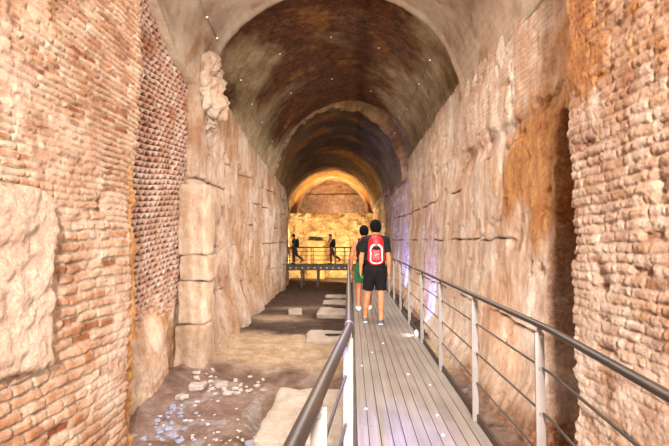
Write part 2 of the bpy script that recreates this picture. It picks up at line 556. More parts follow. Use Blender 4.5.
def right_core_wall():
    ys = nonuni((4.2, 9, 0.022), (9, 15, 0.045), (15, 33, 0.1)); zf = np.linspace(0, 1, 300)
    Y, Fz = np.meshgrid(ys, zf, indexing='ij')
    Z = -0.15 + Fz * (ZR(Y) + 0.5 + 0.15); zr = Z - E
    big = fbm(Y * 0.5, Z * 0.5, octs=4, seed=81); mid = fbm(Y * 2.4, Z * 1.0, octs=5, seed=83); fine = fbm(Y * 9, Z * 9, octs=4, seed=85)
    m, r, q = bricks(Y, Z, 0.085, 0.30, 0.03, 87, 0.03)
    upb = sstep(-0.06, 0.06, zr - (2.0 + 0.22 * fbm(Y * 0.9, Y * 0, octs=4, seed=89))) * sstep(5.4, 6.2, Y + .5 * mid)
    j = 0
    for zj, lo, hi in ((0.0, 4, 40), (1.2, 10.5, 40), (-1.25, 4, 40)):
        gap = np.abs(zr - zj - 0.03 * fbm(Y * 1.5, Y * 0 + zj, octs=3, seed=91))
        on = sstep(-0.1, 0.2, fbm(Y * 0.9, Y * 0 + zj * 3 + 5, octs=2, seed=93) + 0.15) * (Y > lo) * (Y < hi)
        j = np.maximum(j, sstep(0.03, 0.010, gap) * on)
    hgt = 0.06 * big + 0.035 * mid + 0.014 * fine - 0.05 * j
    hgt += upb * (0.04 + (1 - m) * (0.006 + 0.010 * q))
    hgt -= 0.09 * bump2(Y, zr, 8.9, 1.85, 1.6, 0.16) * (0.6 + 0.8 * np.abs(mid))
    # deep chase beside the near pier, open from the ground to its lintel
    wob = 0.05 * fbm(Y * 0, Z * 5, octs=4, seed=95)
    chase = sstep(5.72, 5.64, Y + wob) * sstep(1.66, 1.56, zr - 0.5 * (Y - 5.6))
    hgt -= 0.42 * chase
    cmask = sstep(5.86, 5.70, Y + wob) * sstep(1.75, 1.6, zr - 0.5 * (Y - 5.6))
    hgt += 0.28 * sstep(-1.9, -2.8, zr + 0.2 * mid)
    hgt -= 0.06 * sstep(0.45, 0.75, fbm(Y * 3, Z * 3, octs=3, seed=97))
    # formwork boards
    hgt += 0.012 * np.abs(((Y * 3.1 + 0.1 * mid) % 1) - 0.5) * (1 - upb)
    X = XR(Y, Z) - hgt
    glow_stain = 1.1 * bump2(Y, zr, 5.9, 1.3, 1.0, 0.9) + 0.8 * bump2(Y, zr, 7.4, 0.9, 1.3, 0.6) + 0.6 * bump2(Y, zr, 5.6, 2.6, 0.6, 0.8) + 0.5 * bump2(Y, zr, 5.5, -1.2, 0.35, 2.0) + .4 * bump2(Y, zr, 5.9, 0.2, .6, .5)  # orange lamp glow and brown stain, both painted into the wall colour
    s1 = np.clip(sstep(0.25, 0.8, glow_stain + 0.4 * mid), 0, 1)
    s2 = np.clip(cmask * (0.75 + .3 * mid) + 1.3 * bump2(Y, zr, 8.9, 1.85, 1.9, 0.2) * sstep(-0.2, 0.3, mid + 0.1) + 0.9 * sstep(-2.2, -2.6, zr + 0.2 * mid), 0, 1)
    s3 = sstep(0.1, 0.5, fbm(Y * 1.0, Z * 0.35, octs=4, seed=99)) * (1 - s1) * 0.9
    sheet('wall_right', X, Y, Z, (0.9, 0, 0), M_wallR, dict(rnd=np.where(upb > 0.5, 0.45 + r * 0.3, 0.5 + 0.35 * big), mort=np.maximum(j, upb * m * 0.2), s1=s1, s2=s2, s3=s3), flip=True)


def near_right_wall():
    ys = nonuni((-3.5, 2.4, 0.12), (2.4, 4.62, 0.0125)); zs = nonuni((-0.15, 6.3, 0.0125))
    Y, Z = np.meshgrid(ys, zs, indexing='ij'); zr = Z - E
    m, r, q = bricks(Y, Z, 0.088, 0.26, 0.03, 101, 0.03)
    big = fbm(Y * 1.0, Z * 1.0, octs=4, seed=103); mid = fbm(Y * 4, Z * 4, octs=4, seed=105); fine = fbm(Y * 14, Z * 14, octs=4, seed=107)
    loss = sstep(0.1, 0.5, big * 0.7 + mid * 0.4)
    hgt = (1 - m) * (0.008 + 0.012 * q) * (1 - loss * 0.8) + 0.03 * big + 0.014 * mid + 0.008 * fine + 0.005 * fbm(Y * 34, Z * 34, octs=2, seed=117)
    hgt -= 0.03 * ((q < 0.05) & (m < 0.5))
    hgt -= 0.07 * bump2(Y, zr, 4.05, -0.35, 0.09, 0.13) + 0.05 * bump2(Y, zr, 3.3, 0.4, 0.05, 0.12)
    jag = np.where(h2(np.floor(Z / 0.088), np.floor(Z / 0.088) * 0, 109) > 0.5, 0.05, 0.0)
    yj = Y - sstep(4.35, 4.62, Y) * (jag + 0.05 * fbm(Y * 0, Z * 4, octs=3, seed=111))
    hgt -= sstep(4.52, 4.62, Y) * 0.05
    X = 2.2 - hgt
    s1 = np.clip(sstep(0.2, 0.8, 1.2 * sstep(0.6, 2.4, zr) * sstep(3.5, 4.3, Y + .25 * big) + 0.5 * mid) + .5 * sstep(0.8, 1.8, zr), 0, 1)
    s2 = loss * 0.7 * (1 - s1)
    s3 = sstep(0.35, 0.7, fbm(Y * 2.5, Z * 4, octs=4, seed=113)) * 0.5
    sheet('wall_right_near', X, yj, Z, (0.9, 0, 0), M_rightbrick, dict(rnd=np.where(q < 0.12, r * 0.3, 0.25 + r * 0.65), mort=m * (1 - loss * .5) * 0.45, s1=s1, s2=s2, s3=s3), flip=True)


near_left_wall(); recess_wall(); left_core_wall(); right_core_wall(); near_right_wall()


# ------------------------------------------------------------------ vaults
def vault(name, ys, xl, xr, zl, zr, zc, mat, hfun, attrfun, nth=150, thick=0.45, t0=0.0, t1=math.pi):
    th = np.linspace(t0, t1, nth)
    Y, T = np.meshgrid(ys, th, indexing='ij')
    xl, xr, zl, zr, zc = [np.asarray(v)[:, None] if np.ndim(v) else v for v in (xl, xr, zl, zr, zc)]
    xc = (xl + xr) / 2; a = (xr - xl) / 2
    cs = np.cos(T); sn = np.sin(T)
    base = (zl + zr) / 2 + (zr - zl) / 2 * cs
    b = zc - (zl + zr) / 2
    h = hfun(Y, T)      # inward relief
    X = xc + (a - h) * cs; Z = base + (b - h) * sn
    return sheet(name, X, Y, Z, (thick * cs, 0 * cs, thick * (sn + 0.02)), mat, attrfun(Y, T), flip=True)


def v1():
    ys = nonuni((-3.5, 4, 0.25), (4, 10.7, 0.05))

    def hf(Y, T):
        return 0.025 * fbm(Y * 0.8, T * 3, octs=4, seed=121) + 0.008 * fbm(Y * 7, T * 20, octs=3, seed=123) + 0.012 * (np.abs(((T * 14) % 1) - 0.5) < 0.04) \
            + 0.05 * sstep(10.45, 10.62, Y)

    def af(Y, T):
        m, r, q = bricks(Y, T * 3.2, 0.10, 0.35, 0.03, 125)
        rough = sstep(0.1, 0.5, fbm(Y * 0.7, T * 2.5, octs=4, seed=127) + 0.5 * sstep(0.9, 0.3, T) - 0.1)
        return dict(rnd=0.5 + 0.4 * fbm(Y * 0.9, T * 3, octs=4, seed=129), mort=m * 0.5 * rough, s1=rough * 0.7, s2=sstep(0.3, 0.7, fbm(Y * 1.7, T * 4, octs=4, seed=131)), s3=0)
    yj = ys
    vault('ceiling', yj, -3.55, 2.66, np.interp(yj, [4, 7.4, 8.9, 10.7], [4.6, 4.6, 3.72, 3.45]) + E, 3.35 + E, 6.15 + E, M_vnear, hf, af, 150)


def v2():
    ys = nonuni((10.3, 14, 0.05), (14, 22, 0.1))
    Yv = ys

    def hf(Y, T):
        L = math.pi - T      # angle from left springing
        cav = bump2(Y, L, 13.5, 0.36, 0.9, 0.15)
        return 0.05 * fbm(Y * 0.6, T * 2.2, octs=4, seed=141) + 0.012 * fbm(Y * 6, T * 18, octs=3, seed=143) - 0.45 * cav * (0.6 + 0.5 * fbm(Y * 3, T * 8, octs=3, seed=145)) \
            + 0.10 * cav * fbm(Y * 5, T * 16, octs=3, seed=149)

    def af(Y, T):
        L = math.pi - T
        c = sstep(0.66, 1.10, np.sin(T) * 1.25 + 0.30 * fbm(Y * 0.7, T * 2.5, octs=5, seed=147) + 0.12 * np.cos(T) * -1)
        s2 = sstep(0.25, 0.6, fbm(Y * 1.1, T * 3.5, octs=5, seed=151)) * c * 0.55
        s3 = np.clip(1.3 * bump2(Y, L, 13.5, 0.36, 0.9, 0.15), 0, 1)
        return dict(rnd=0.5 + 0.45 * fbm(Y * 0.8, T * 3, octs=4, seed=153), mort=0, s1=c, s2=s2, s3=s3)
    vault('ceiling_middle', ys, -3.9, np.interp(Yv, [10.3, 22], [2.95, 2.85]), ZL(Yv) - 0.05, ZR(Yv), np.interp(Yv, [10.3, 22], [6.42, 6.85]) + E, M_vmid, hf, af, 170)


def ring(name, y0, y1, xl, xr, zl, zr, zc, mat, seed, amp=0.05, thick=0.35, a1=0.5):
    ys = np.linspace(y0, y1, 14)
    vault(name, ys, xl, xr, zl, zr, zc, mat,
          lambda Y, T: amp * fbm(Y * 3, T * 12, octs=4, seed=seed) + amp * 0.6 * fbm(Y * 1, T * 4, octs=3, seed=seed + 1),
          lambda Y, T: dict(rnd=0.5 + 0.5 * fbm(Y * 3, T * 9, octs=4, seed=seed + 2), mort=bricks(T * 3, Y, 0.5, 0.22, 0.04, seed)[0] * 0.6, s1=sstep(0, 0.5, fbm(Y * 2, T * 5, octs=3, seed=seed + 3)) * a1),
          170, thick)


def v3():
    ys = nonuni((22.0, 32.05, 0.14))
    k = (ys - 22) / 10

    def hf(Y, T):
        return 0.06 * fbm(Y * 1.3, T * 1.0, octs=4, seed=161) + 0.05 * fbm(Y * 2.5, T * 0.8, octs=3, seed=163)

    def af(Y, T):
        st = fbm(Y * 1.4, T * 1.3, octs=5, seed=165)
        s1 = sstep(0.45, 0.95, np.sin(T) + 0.35 * st)
        s2 = sstep(0.0, 0.5, fbm(Y * 1.1, T * 1.6, octs=4, seed=167) - 0.25 + 0.5 * (Y - 22) / 10) * 0.8
        return dict(rnd=0.5 + 0.5 * st, mort=0, s1=s1, s2=s2, s3=sstep(0.5, 0.2, np.sin(T)) * 0.5)
    vault('ceiling_far', ys, np.interp(k, [0, 1], [-3.85, -4.6]), np.interp(k, [0, 1], [2.55, 1.6]), np.interp(k, [0, 1], [2.6, 1.9]) + E,
          np.interp(k, [0, 1], [2.9, 1.9]) + E, np.interp(k, [0, 1], [6.45, 5.05]) + E, M_vfar, hf, af, 170)


def vend():
    ys = nonuni((32.0, 37.2, 0.12)); k = (ys - 32) / 5

    def hf(Y, T):
        return 0.07 * fbm(Y * 1.5, T * 4, octs=4, seed=171)

    def af(Y, T):
        return dict(rnd=0.5 + 0.5 * fbm(Y * 1.2, T * 4, octs=4, seed=173), mort=0, s1=0.3)
    vault('ceiling_end', ys, np.interp(k, [0, 1], [-4.52, -4.35]), np.interp(k, [0, 1], [1.51, 1.15]), 1.9 + E, 1.9 + E, np.interp(k, [0, 1], [5.0, 4.85]) + E, M_ring, hf, af, 150)


v1(); v2()
ring('trim_1', 21.75, 22.1, -3.80, 2.46, 2.75 + E, 2.9 + E, 6.5 + E, M_ring, 181, 0.09, 0.7)
v3()
ring('trim_2', 31.9, 32.3, -4.55, 1.53, 1.9 + E, 1.9 + E, 5.02 + E, M_ring, 191, 0.05, 0.7, 0.9)
vend()


def end_walls():
    # lower wall with its ledge
    xs = nonuni((-5.4, 3.2, 0.035)); zs = nonuni((-0.15, 1.94 + E, 0.035))
    X, Z = np.meshgrid(xs, zs, indexing='ij'); zr = Z - E
    m, r, q = bricks(X, Z, 0.16, 0.30, 0.07, 201, 0.12)
    big = fbm(X * 0.8, Z * 0.8, octs=4, seed=203); mid = fbm(X * 3, Z * 3, octs=4, seed=205)
    Yw = 32.25 - (0.14 * big + 0.14 * mid + (1 - m) * 0.03 * q) - 0.10 * sstep(1.0, 1.1, zr)
    sheet('wall_back', X, Yw, Z, (0, 4.5, 0), M_end, dict(rnd=0.5 + 0.4 * mid, mort=m * 0.35, s1=0, s2=sstep(0.0, 0.5, fbm(X * 1.2, Z * 2, octs=4, seed=207)) * 0.9))
    # lunette above
    xs = nonuni((-5.0, 2.0, 0.06)); zs = nonuni((1.7 + E, 5.5 + E, 0.06))
    X, Z = np.meshgrid(xs, zs, indexing='ij'); zr = Z - E
    m, r, q = bricks(X, Z, 0.30, 3.5, 0.05, 211, 0.03)
    mid = fbm(X * 2, Z * 4, octs=4, seed=213)
    Yw = 36.6 - 0.06 * mid - 0.25 * sstep(3.75, 3.70, zr)
    sheet('wall_back_upper', X, Yw, Z, (0, 0.6, 0), M_end, dict(rnd=0.3 + 0.3 * mid, mort=m * 0.4, s1=0.9, s2=sstep(0.1, 0.5, mid) * 0.6))


end_walls()


# ------------------------------------------------------------------ ground
def ground_h(X, Y):
    l = np.interp(Y, [0, 5.9, 6.2, 9.5, 14, 25, 32], [-2.95, -2.95, -3.5, -3.5, -3.6, -3.75, -4.5])
    z = 0.05 * fbm(X * 0.8, Y * 0.5, octs=4, seed=221) + 0.035 * fbm(X * 3, Y * 2.2, octs=4, seed=223) * sstep(14, 8, Y) + 0.012 * fbm(X * 10, Y * 8, octs=3, seed=225) * sstep(16, 10, Y)
    z = z + 0.30 * np.exp(-np.abs(X - l) / 0.40) * sstep(18, 13, Y) * (0.6 + 0.5 * fbm(X * 1.5, Y * 1.5, octs=3, seed=227)) * sstep(5.5, 8.5, Y)
    z = z + 0.12 * bump2(X, Y, -2.4, 11.2, 1.6, 1.4) + 0.18 * np.exp(-np.abs(X - 2.3) / 0.35)
    z = z - 0.14 * bump2(X, Y, -1.42, 6.7, 0.16, 1.0)
    return z


def ground():
    xs = nonuni((-5.2, -4.2, 0.1), (-4.2, 0.2, 0.03), (0.2, 3.3, 0.06)); ys = nonuni((-3.5, 4.5, 0.15), (4.5, 12, 0.03), (12, 20, 0.06), (20, 33, 0.12))
    Y, X = np.meshgrid(ys, xs, indexing='ij')
    Z = ground_h(X, Y)
    n = fbm(X * 0.7, Y * 0.5, octs=5, seed=231); n2 = fbm(X * 2.5, Y * 1.8, octs=4, seed=233)
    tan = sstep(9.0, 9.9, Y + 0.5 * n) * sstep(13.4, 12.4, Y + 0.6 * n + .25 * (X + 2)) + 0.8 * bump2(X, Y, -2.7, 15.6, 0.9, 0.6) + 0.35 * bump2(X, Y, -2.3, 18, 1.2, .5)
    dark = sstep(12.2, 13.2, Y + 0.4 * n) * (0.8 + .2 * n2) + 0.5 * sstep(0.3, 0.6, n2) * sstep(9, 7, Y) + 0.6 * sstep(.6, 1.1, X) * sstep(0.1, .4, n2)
    pale = sstep(0.35, 0.65, n2 + 0.9 * bump2(X, Y, -2.35, 8.4, 0.5, 0.35) - 0.1) * sstep(10, 9, Y) * 0.9
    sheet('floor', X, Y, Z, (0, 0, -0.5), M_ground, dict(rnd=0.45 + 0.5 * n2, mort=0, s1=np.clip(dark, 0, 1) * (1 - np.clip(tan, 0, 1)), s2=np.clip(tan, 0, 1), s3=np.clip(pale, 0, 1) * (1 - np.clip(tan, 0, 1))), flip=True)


ground()


def gz(x, y):
    return float(ground_h(np.array([x]), np.array([y]))[0])


# slabs
def slab(name, x0, x1, y0, y1, top, label, seed, rz=0, group=None):
    cx, cy = (x0 + x1) / 2, (y0 + y1) / 2
    h = top + 0.25
    me = rough_block(name, (x1 - x0, y1 - y0, h), 26, 0.05, 0.05, seed, 2.4)
    add_attr(me, 'rnd', np.full(len(me.vertices), 0.5))
    o = link(name, me, M_slab, None, (cx, cy, top - h))
    o.rotation_euler = (0, 0, rz)
    return tag(o, label, 'stone slab', group)


slab('stone_slab', -1.27, -0.10, 5.75, 7.75, 0.20, 'largest pale stone slab in the foreground, beside the near left handrail', 301, -0.03)
o = slab('stone_slab', -1.25, -0.15, 11.8, 13.3, 0.12, 'pale stone slab with a dark slot across it, middle of the sunken floor', 303, 0.02)
me_sl = boxes_mesh('slot', [(-0.30, -0.08, 0, 0.30, 0.08, 0.02)], 0.01)
sl = link('slot', me_sl, simple('slot_dark', '#1c120a', '#2a1c10', 8, 0.9), o, (0.25, -0.05, 0.365))
slab('stone_slab', -1.27, -0.12, 15.9, 17.4, 0.12, 'third pale stone slab back from the camera, lying on the dark earth', 305, 0.0)
slab('stone_slab', -1.28, -0.12, 18.9, 19.9, 0.10, 'fourth pale stone slab back, on the dark earth before the far bridge', 307, 0.02)
slab('stone_slab', -1.28, -0.12, 21.1, 21.9, 0.10, 'farthest thin pale stone slab, nearest to the cross bridge', 309, 0.0)
slab('stone_slab', -2.45, -1.90, 16.4, 17.7, 0.07, 'small worn stone slab near the left wall on dark earth', 311, 0.15)

# big block set in the near left wall
bz0, bz1 = P(0, 372, 3.95).z, P(30, 190, 4.1).z
me = rough_block('stone_block', (0.36, 1.65, 1.62), 90, 0.035, 0.06, 321, 8.0)
add_attr(me, 'rnd', np.full(len(me.vertices), 0.5))
tag(link('stone_block', me, M_block, None, (-3.00, 3.33, E - 1.16)), 'big rough pink stone block set into the near left brick wall', 'stone block')

# stacked stone pier against left wall
pier = thing('stone_pier', 'tall pale pier of stacked stone blocks against the left wall', 'pillar', (-3.42, 9.75, 0))
for k, (z0, z1, w, d, dx) in enumerate(((-0.1, 0.95, 0.66, 0.80, -0.03), (0.95, 1.86, 0.60, 0.74, 0.0), (1.86, 2.42, 0.60, 0.72, 0.02), (2.42, 3.98, 0.62, 0.70, -0.02))):
    me = rough_block('stone_block', (w, d, z1 - z0), 30, 0.035, 0.07, 331 + k, 3.0)
    add_attr(me, 'rnd', np.full(len(me.vertices), 0.55 + 0.1 * (k % 2)))
    link('block', me, M_pier, pier, (dx, 0, z0))

# broken corbel under the near vault, left
for k, (c, s) in enumerate((((-3.42, 10.45, E + 3.0), (0.50, 0.9, 1.3)), ((-3.62, 10.95, E + 2.75), (0.5, 0.6, 0.4)))):
    me = rough_block('trim', s, 44, 0.15, 0.14, 341 + k, 5.0)
    add_attr(me, 'rnd', np.full(len(me.vertices), 0.7))
    o = link('trim_%d' % (3 + k), me, M_pier, None, c); o['kind'] = 'structure'

# masonry plinth behind the bridge
me = rough_block('plinth', (1.25, 0.5, 2.70), 24, 0.05, 0.06, 351, 2.0)
add_attr(me, 'rnd', np.full(len(me.vertices), 0.25)); add_attr(me, 's2', np.full(len(me.vertices), 0.6))
tag(link('masonry_plinth', me, M_end, None, (-2.55, 31.62, 0)), 'square masonry plinth before the lit end wall, seen behind the bridge', 'plinth')

# rubble
BIGST = []
peb = []
for k in range(4):
    me = rough_block('stone', (1, 0.8, 0.6), 5, 0.22, 0.12, 361 + k, 1.6, 0.12)
    peb.append(me)
for k, (px, py, s, lab, mt) in enumerate(((198, 389, 0.26, 'pale angular stone lying alone in the middle of the near rubble', M_slab),
                                         (182, 398, 0.16, 'pale stone just left of and below the lone angular stone', M_slab),
                                         (252, 436, 0.16, 'dark grey stone in the gap left of the big slab', M_bluish),
                                         (222, 384, 0.20, 'flat whitish stone at the near edge of the sandy ground', M_slab))):
    Yd = F * 2.70 / (py - 240)
    p = P(px, py, Yd)
    me = rough_block('stone', (s * 1.2, s, s * 0.55), 8, s * 0.12, s * 0.2, 371 + k, 3 / s * 0.4, s * 0.1)
    add_attr(me, 'rnd', np.full(len(me.vertices), 0.6))
    o = link('stone', me, mt, None, (p.x, p.y, gz(p.x, p.y)))
    o.rotation_euler = (0, 0, k * 1.1)
    tag(o, lab, 'stone'); BIGST.append((p.x, p.y, s))
rr = random.Random(5)
first = {}


placed = list(BIGST)


def pebble(x, y, s, lab, grp, mt):
    if any((x - a) ** 2 + (y - b) ** 2 < (0.52 * (s + c)) ** 2 for a, b, c in placed):
        return
    placed.append((x, y, s))
    me = peb[rr.randrange(4)]
    key = (me.name, mt.name)
    if key not in first:
        m2 = me.copy(); m2.materials.clear(); m2.materials.append(mt); first[key] = m2
    o = bpy.data.objects.new('stone', first[key]); COL.objects.link(o)
    o.location = (x, y, gz(x, y)); o.scale = (s, s * rr.uniform(.6, 1.2), s * 0.6); o.rotation_euler = (0, 0, rr.uniform(0, 6.28))
    tag(o, lab, 'stone', grp)


for k in range(70):
    px, py = rr.gauss(163, 16), rr.uniform(396, 436)
    Yd = F * 2.7 / (py - 240); p = P(px, py, Yd)
    if p.x < -2.95:
        continue
    pebble(p.x, p.y, rr.uniform(0.05, 0.13), 'small bluish grey stone in the rubble at the foot of the near left wall', 'grey rubble by the left wall', M_bluish)
for k in range(60):
    px, py = rr.gauss(222, 20), rr.gauss(384, 5)
    Yd = F * 2.7 / (py - 240); p = P(px, py, Yd)
    pebble(p.x, p.y, rr.uniform(0.05, 0.16), 'small whitish stone scattered where the rubble meets the sand', 'white rubble before the sand', M_pebble)
for k in range(60):
    px, py = rr.uniform(150, 265), rr.uniform(392, 446)
    Yd = F * 2.7 / (py - 240); p = P(px, py, Yd)
    if p.x < -3.0:
        continue
    pebble(p.x, p.y, rr.uniform(0.03, 0.09), 'tiny stone strewn over the near brown earth floor', 'tiny stones on the near floor', M_pebble)


# ------------------------------------------------------------------ walkway
def off(y):
    return 0.085 * min(0.0, y - 2.25)


Y0, YK, Y1 = -1.2, 2.25, 25.6
walk = thing('walkway', 'long raised boarded walkway running down the tunnel to the far bridge', 'walkway', (0, 0, 0))
nb = 11; W0, W1 = 0.035, 0.975
bw = (W1 - W0) / nb
bm = bmesh.new()
rl = bm.verts.layers.float.new('rnd')
for i in range(nb):
    segs = [Y0, YK] + [3.4 + rr.uniform(-.2, .2), 7.6 + rr.uniform(-1.2, 1.2), 12 + rr.uniform(-1, 1), 17 + rr.uniform(-1, 1), Y1]
    for a, b in zip(segs[:-1], segs[1:]):
        x0 = W0 + i * bw + 0.003; x1 = W0 + (i + 1) * bw - 0.003
        g = 0.0015
        rv = rr.random()
        vs = []
        for z in (DECK - 0.03, DECK):
            for (x, y) in ((x0, a + g), (x1, a + g), (x1, b - g), (x0, b - g)):
                v = bm.verts.new((x + off(y), y, z)); v[rl] = rv; vs.append(v)
        for f in ((3, 2, 1, 0), (4, 5, 6, 7), (0, 1, 5, 4), (1, 2, 6, 5), (2, 3, 7, 6), (3, 0, 4, 7)):
            bm.faces.new([vs[q] for q in f])
me = bpy.data.meshes.new('deck'); bm.to_mesh(me); bm.free()
link('deck', me, M_deck, walk)


def strip(name, xa, xb, za, zb, mat, parent, ys=(Y0, YK, Y1), offs=True):
    vs = []; fs = []
    for y in ys:
        for (x, z) in ((xa, za), (xb, za), (xb, zb), (xa, zb)):
            vs.append((x + (off(y) if offs else 0), y, z))
    n = len(ys)
    for i in range(n - 1):
        for k in range(4):
            k2 = (k + 1) % 4
            fs.append((i * 4 + k, (i + 1) * 4 + k, (i + 1) * 4 + k2, i * 4 + k2))
    fs.append((0, 1, 2, 3)); fs.append(tuple((n - 1) * 4 + k for k in (3, 2, 1, 0)))
    return link(name, fast_mesh(name, vs, fs, False), mat, parent)


strip('toe_board', 0.976, 0.996, DECK - 0.12, DECK + 0.055, M_toe, walk)
strip('toe_board', 0.012, 0.031, DECK - 0.12, DECK + 0.012, M_toe, walk)
strip('bearer', 0.12, 0.20, DECK - 0.20, DECK - 0.031, M_beam, walk)
strip('bearer', 0.80, 0.88, DECK - 0.20, DECK - 0.031, M_beam, walk)
for y in (1.0, 4.2, 7.4, 10.6, 13.8, 17.0, 20.2, 23.4):
    for x in (0.16, 0.84):
        zb = gz(x, y) - 0.04
        link('leg', boxes_mesh('leg', [(x - 0.04 + off(y), y - 0.04, zb, x + 0.04 + off(y), y + 0.04, DECK - 0.2)], 0.004), M_beam, walk)

RAILH = 1.0
ROD_Z = [E - 0.66, E - 0.89, E - 1.12]


def railing(side, posts, label, x, y0, rodx, collars, drift=0.0):
    def off(y):
        return 0.085 * min(0.0, y - 2.25) - drift * max(0.0, min(y - 2.25, 6.0))

    rt = thing('railing', label, 'railing', (x, y0, DECK))
    def loc(v):
        return Vector(v) - Vector((x, y0, DECK))
    ys = [y0, 0.8, 2.1, YK - 0.06, YK, YK + 0.06, 2.5, 8, 16, Y1]
    pts = [loc((x + off(y), y, E - 0.42 - 0.018)) for y in ys]
    link('handrail', tube_mesh('handrail', pts, 0.0215 if side == 'left' else 0.019, 14, 0.019 if side == 'left' else 0.017), M_rail, rt)
    for rz in ROD_Z:
        pts = [loc((x + rodx + off(y), y, rz)) for y in ys]
        link('rod', tube_mesh('rod', pts, 0.0068, 8), M_rod, rt)
    for y in posts:
        xo = x + off(y)
        b = boxes_mesh('post', [(-0.024, -0.007, -0.16, 0.024, 0.007, RAILH - 0.060)], 0.002)
        p = link('post', b, M_post, rt, loc((xo, y, DECK)))
        link('bracket', boxes_mesh('bracket', [(-0.012, -0.006, RAILH - 0.065, 0.012, 0.006, RAILH - 0.025)], 0.002), M_post, p)
        if y < 6.5:
            for rz in ROD_Z + [E - 0.50]:
                bb = bmesh.new()
                bmesh.ops.create_cone(bb, cap_ends=True, segments=10, radius1=0.009, radius2=0.009, depth=0.008)
                mb = bpy.data.meshes.new('bolt'); bb.to_mesh(mb); bb.free()
                bo = link('bolt', mb, M_screw, p, (0, -0.010, rz - DECK)); bo.rotation_euler = (math.pi / 2, 0, 0)
    for y in collars:
        pts = [loc((x + off(y + d), y + d, E - 0.438)) for d in (-0.012, 0.012)]
        link('collar', tube_mesh('collar', pts, 0.023, 16, 0.0205), M_screw, rt)
    return rt


postsR = [-0.2, 0.97, 2.37, 3.60, 4.96, 6.27] + [7.65 + 1.36 * k for k in range(13)]
postsL = [-0.4, 0.3, 1.30, 2.2, 3.55, 4.92, 6.27] + [7.65 + 1.36 * k for k in range(13)]
railing('right', postsR, 'right hand railing of the walkway with brown handrail and pale posts', 0.968, Y0, 0.012, (7.0,))
railing('left', postsL, 'left hand railing of the walkway, bending outwards close to the camera', -0.015, Y0, -0.012, (2.33,), 0.008)

# small step light in the toe board
lt = thing('step_light', 'small white step light glowing at the right edge of the walkway', 'light', (0.958, 6.75, DECK))
link('housing', boxes_mesh('housing', [(-0.010, -0.07, 0.0, 0.018, 0.07, 0.07)], 0.004), M_white, lt)
link('lens', boxes_mesh('lens', [(-0.016, -0.055, 0.012, -0.0105, 0.055, 0.058)], 0.002), M_led, lt)

# paper flecks on the boards
for px, py in ((443, 430), (437, 411), (408, 372), (366, 406), (383, 342), (430, 382), (372, 351), (362, 364)):
    p = P(px, py, F * 1.42 / (py - 240))
    o = link('paper_scrap', rough_block('scrap', (0.02, 0.028, 0.005), 2, 0.002, 0.003, int(px), 20), M_paper, None, (p.x, p.y, DECK))
    tag(o, 'tiny white scrap lying on the walkway boards', 'litter', 'white scraps on the walkway')

# ------------------------------------------------------------------ cross bridge
br = thing('footbridge', 'dark footbridge crossing the tunnel in front of the glowing end wall', 'footbridge', (0, 26.2, DECK))
BX0, BX1 = -3.9, 2.2
link('deck', boxes_mesh('deck', [(BX0, -0.55, -0.06, BX1, 0.75, 0.0)], 0.004), M_beam, br)
link('edge_beam', boxes_mesh('edge_beam', [(BX0, -0.60, -0.30, BX1, -0.56, -0.06), (BX0, -0.64, -0.08, BX1, -0.56, -0.04), (BX0, -0.64, -0.32, BX1, -0.56, -0.28)], 0.003), M_beam, br)
M_hole_light = simple('hole_light_grey', '#8a8674', '#a5a08c', 6, 0.5, 0.2)  # pale chips painted as the light through the beam's lattice holes
for k in range(17):
    x = BX0 + 0.35 + k * 0.35
    link('hole_light', boxes_mesh('hole_light', [(x - 0.05, -0.612, -0.22, x + 0.05, -0.60, -0.14)], 0.003), M_hole_light, br)
link('edge_beam', boxes_mesh('edge_beam', [(BX0, 0.75, -0.30, BX1, 0.79, -0.02)], 0.003), M_beam, br)
for x in (-2.9, -1.98):
    for y in (-0.5, 0.6):
        link('leg', boxes_mesh('leg', [(x - 0.045, y - 0.05, gz(x, 26.2 + y) - DECK - 0.05, x + 0.045, y + 0.05, -0.06)], 0.005), M_beam, br)
M_brail = simple('bridge_rail', '#4a3a26', '#5c4a32', 6, 0.5, 0.3)
for y in (-0.55, 0.74):
    for z in (0.98,):
        link('handrail', tube_mesh('handrail', [(BX0 + .2, y, z), (-0.06 if y < 0 else BX1 - .1, y, z)], 0.028, 10), M_brail, br)
    for z in (0.25, 0.5, 0.75):
        link('rod', tube_mesh('rod', [(BX0 + .2, y, z), (-0.06 if y < 0 else BX1 - .1, y, z)], 0.010, 8), M_brail, br)
    for x in ([-3.6, -2.35, -0.98, -0.42, -0.1] if y < 0 else [-3.6, -2.35, -0.98, 0.3, 1.6]):
        link('post', boxes_mesh('post', [(x - 0.03, y - 0.012, -0.06, x + 0.03, y + 0.012, 0.97)], 0.003), M_brail, br)


# ------------------------------------------------------------------ cables and pins on the vault
def cable(name, pix, label):
    pts = [P(*q) for q in pix]
    c = thing(name, label, 'cable', pts[0])
    link('wire', tube_mesh('wire', [p - pts[0] for p in pts], 0.010, 6), M_cable, c)
    for p in pts:
        bb = bmesh.new(); bmesh.ops.create_icosphere(bb, subdivisions=2, radius=0.026)
        mb = bpy.data.meshes.new('clip'); bb.to_mesh(mb); bb.free()
        link('clip', mb, M_white, c, p - pts[0])


def on_vault1(px, py):
    for Y in np.arange(4, 10.7, 0.03):
        p = P(px, py, Y)
        xc = (-3.55 + 2.66) / 2; a = (2.66 + 3.55) / 2 - 0.08; cs = (p.x - xc) / a
        if abs(cs) >= 1 or p.z > E + np.interp(Y, [7.4, 8.9, 10.7], [3.97, 3.53, 3.4]) + (np.interp(Y, [7.4, 8.9, 10.7], [3.35 - 4.6, 3.35 - 3.72, -.1]) / 2 * cs) + np.interp(Y, [7.4, 8.9, 10.7], [2.10, 2.54, 2.67]) * math.sqrt(1 - cs * cs):
            return Y
    return 10.6


cable('cable', [(px, py, on_vault1(px, py)) for px, py in ((199, -2), (207, 17), (217, 38))], 'short wire hanging down the near vault at the top left')


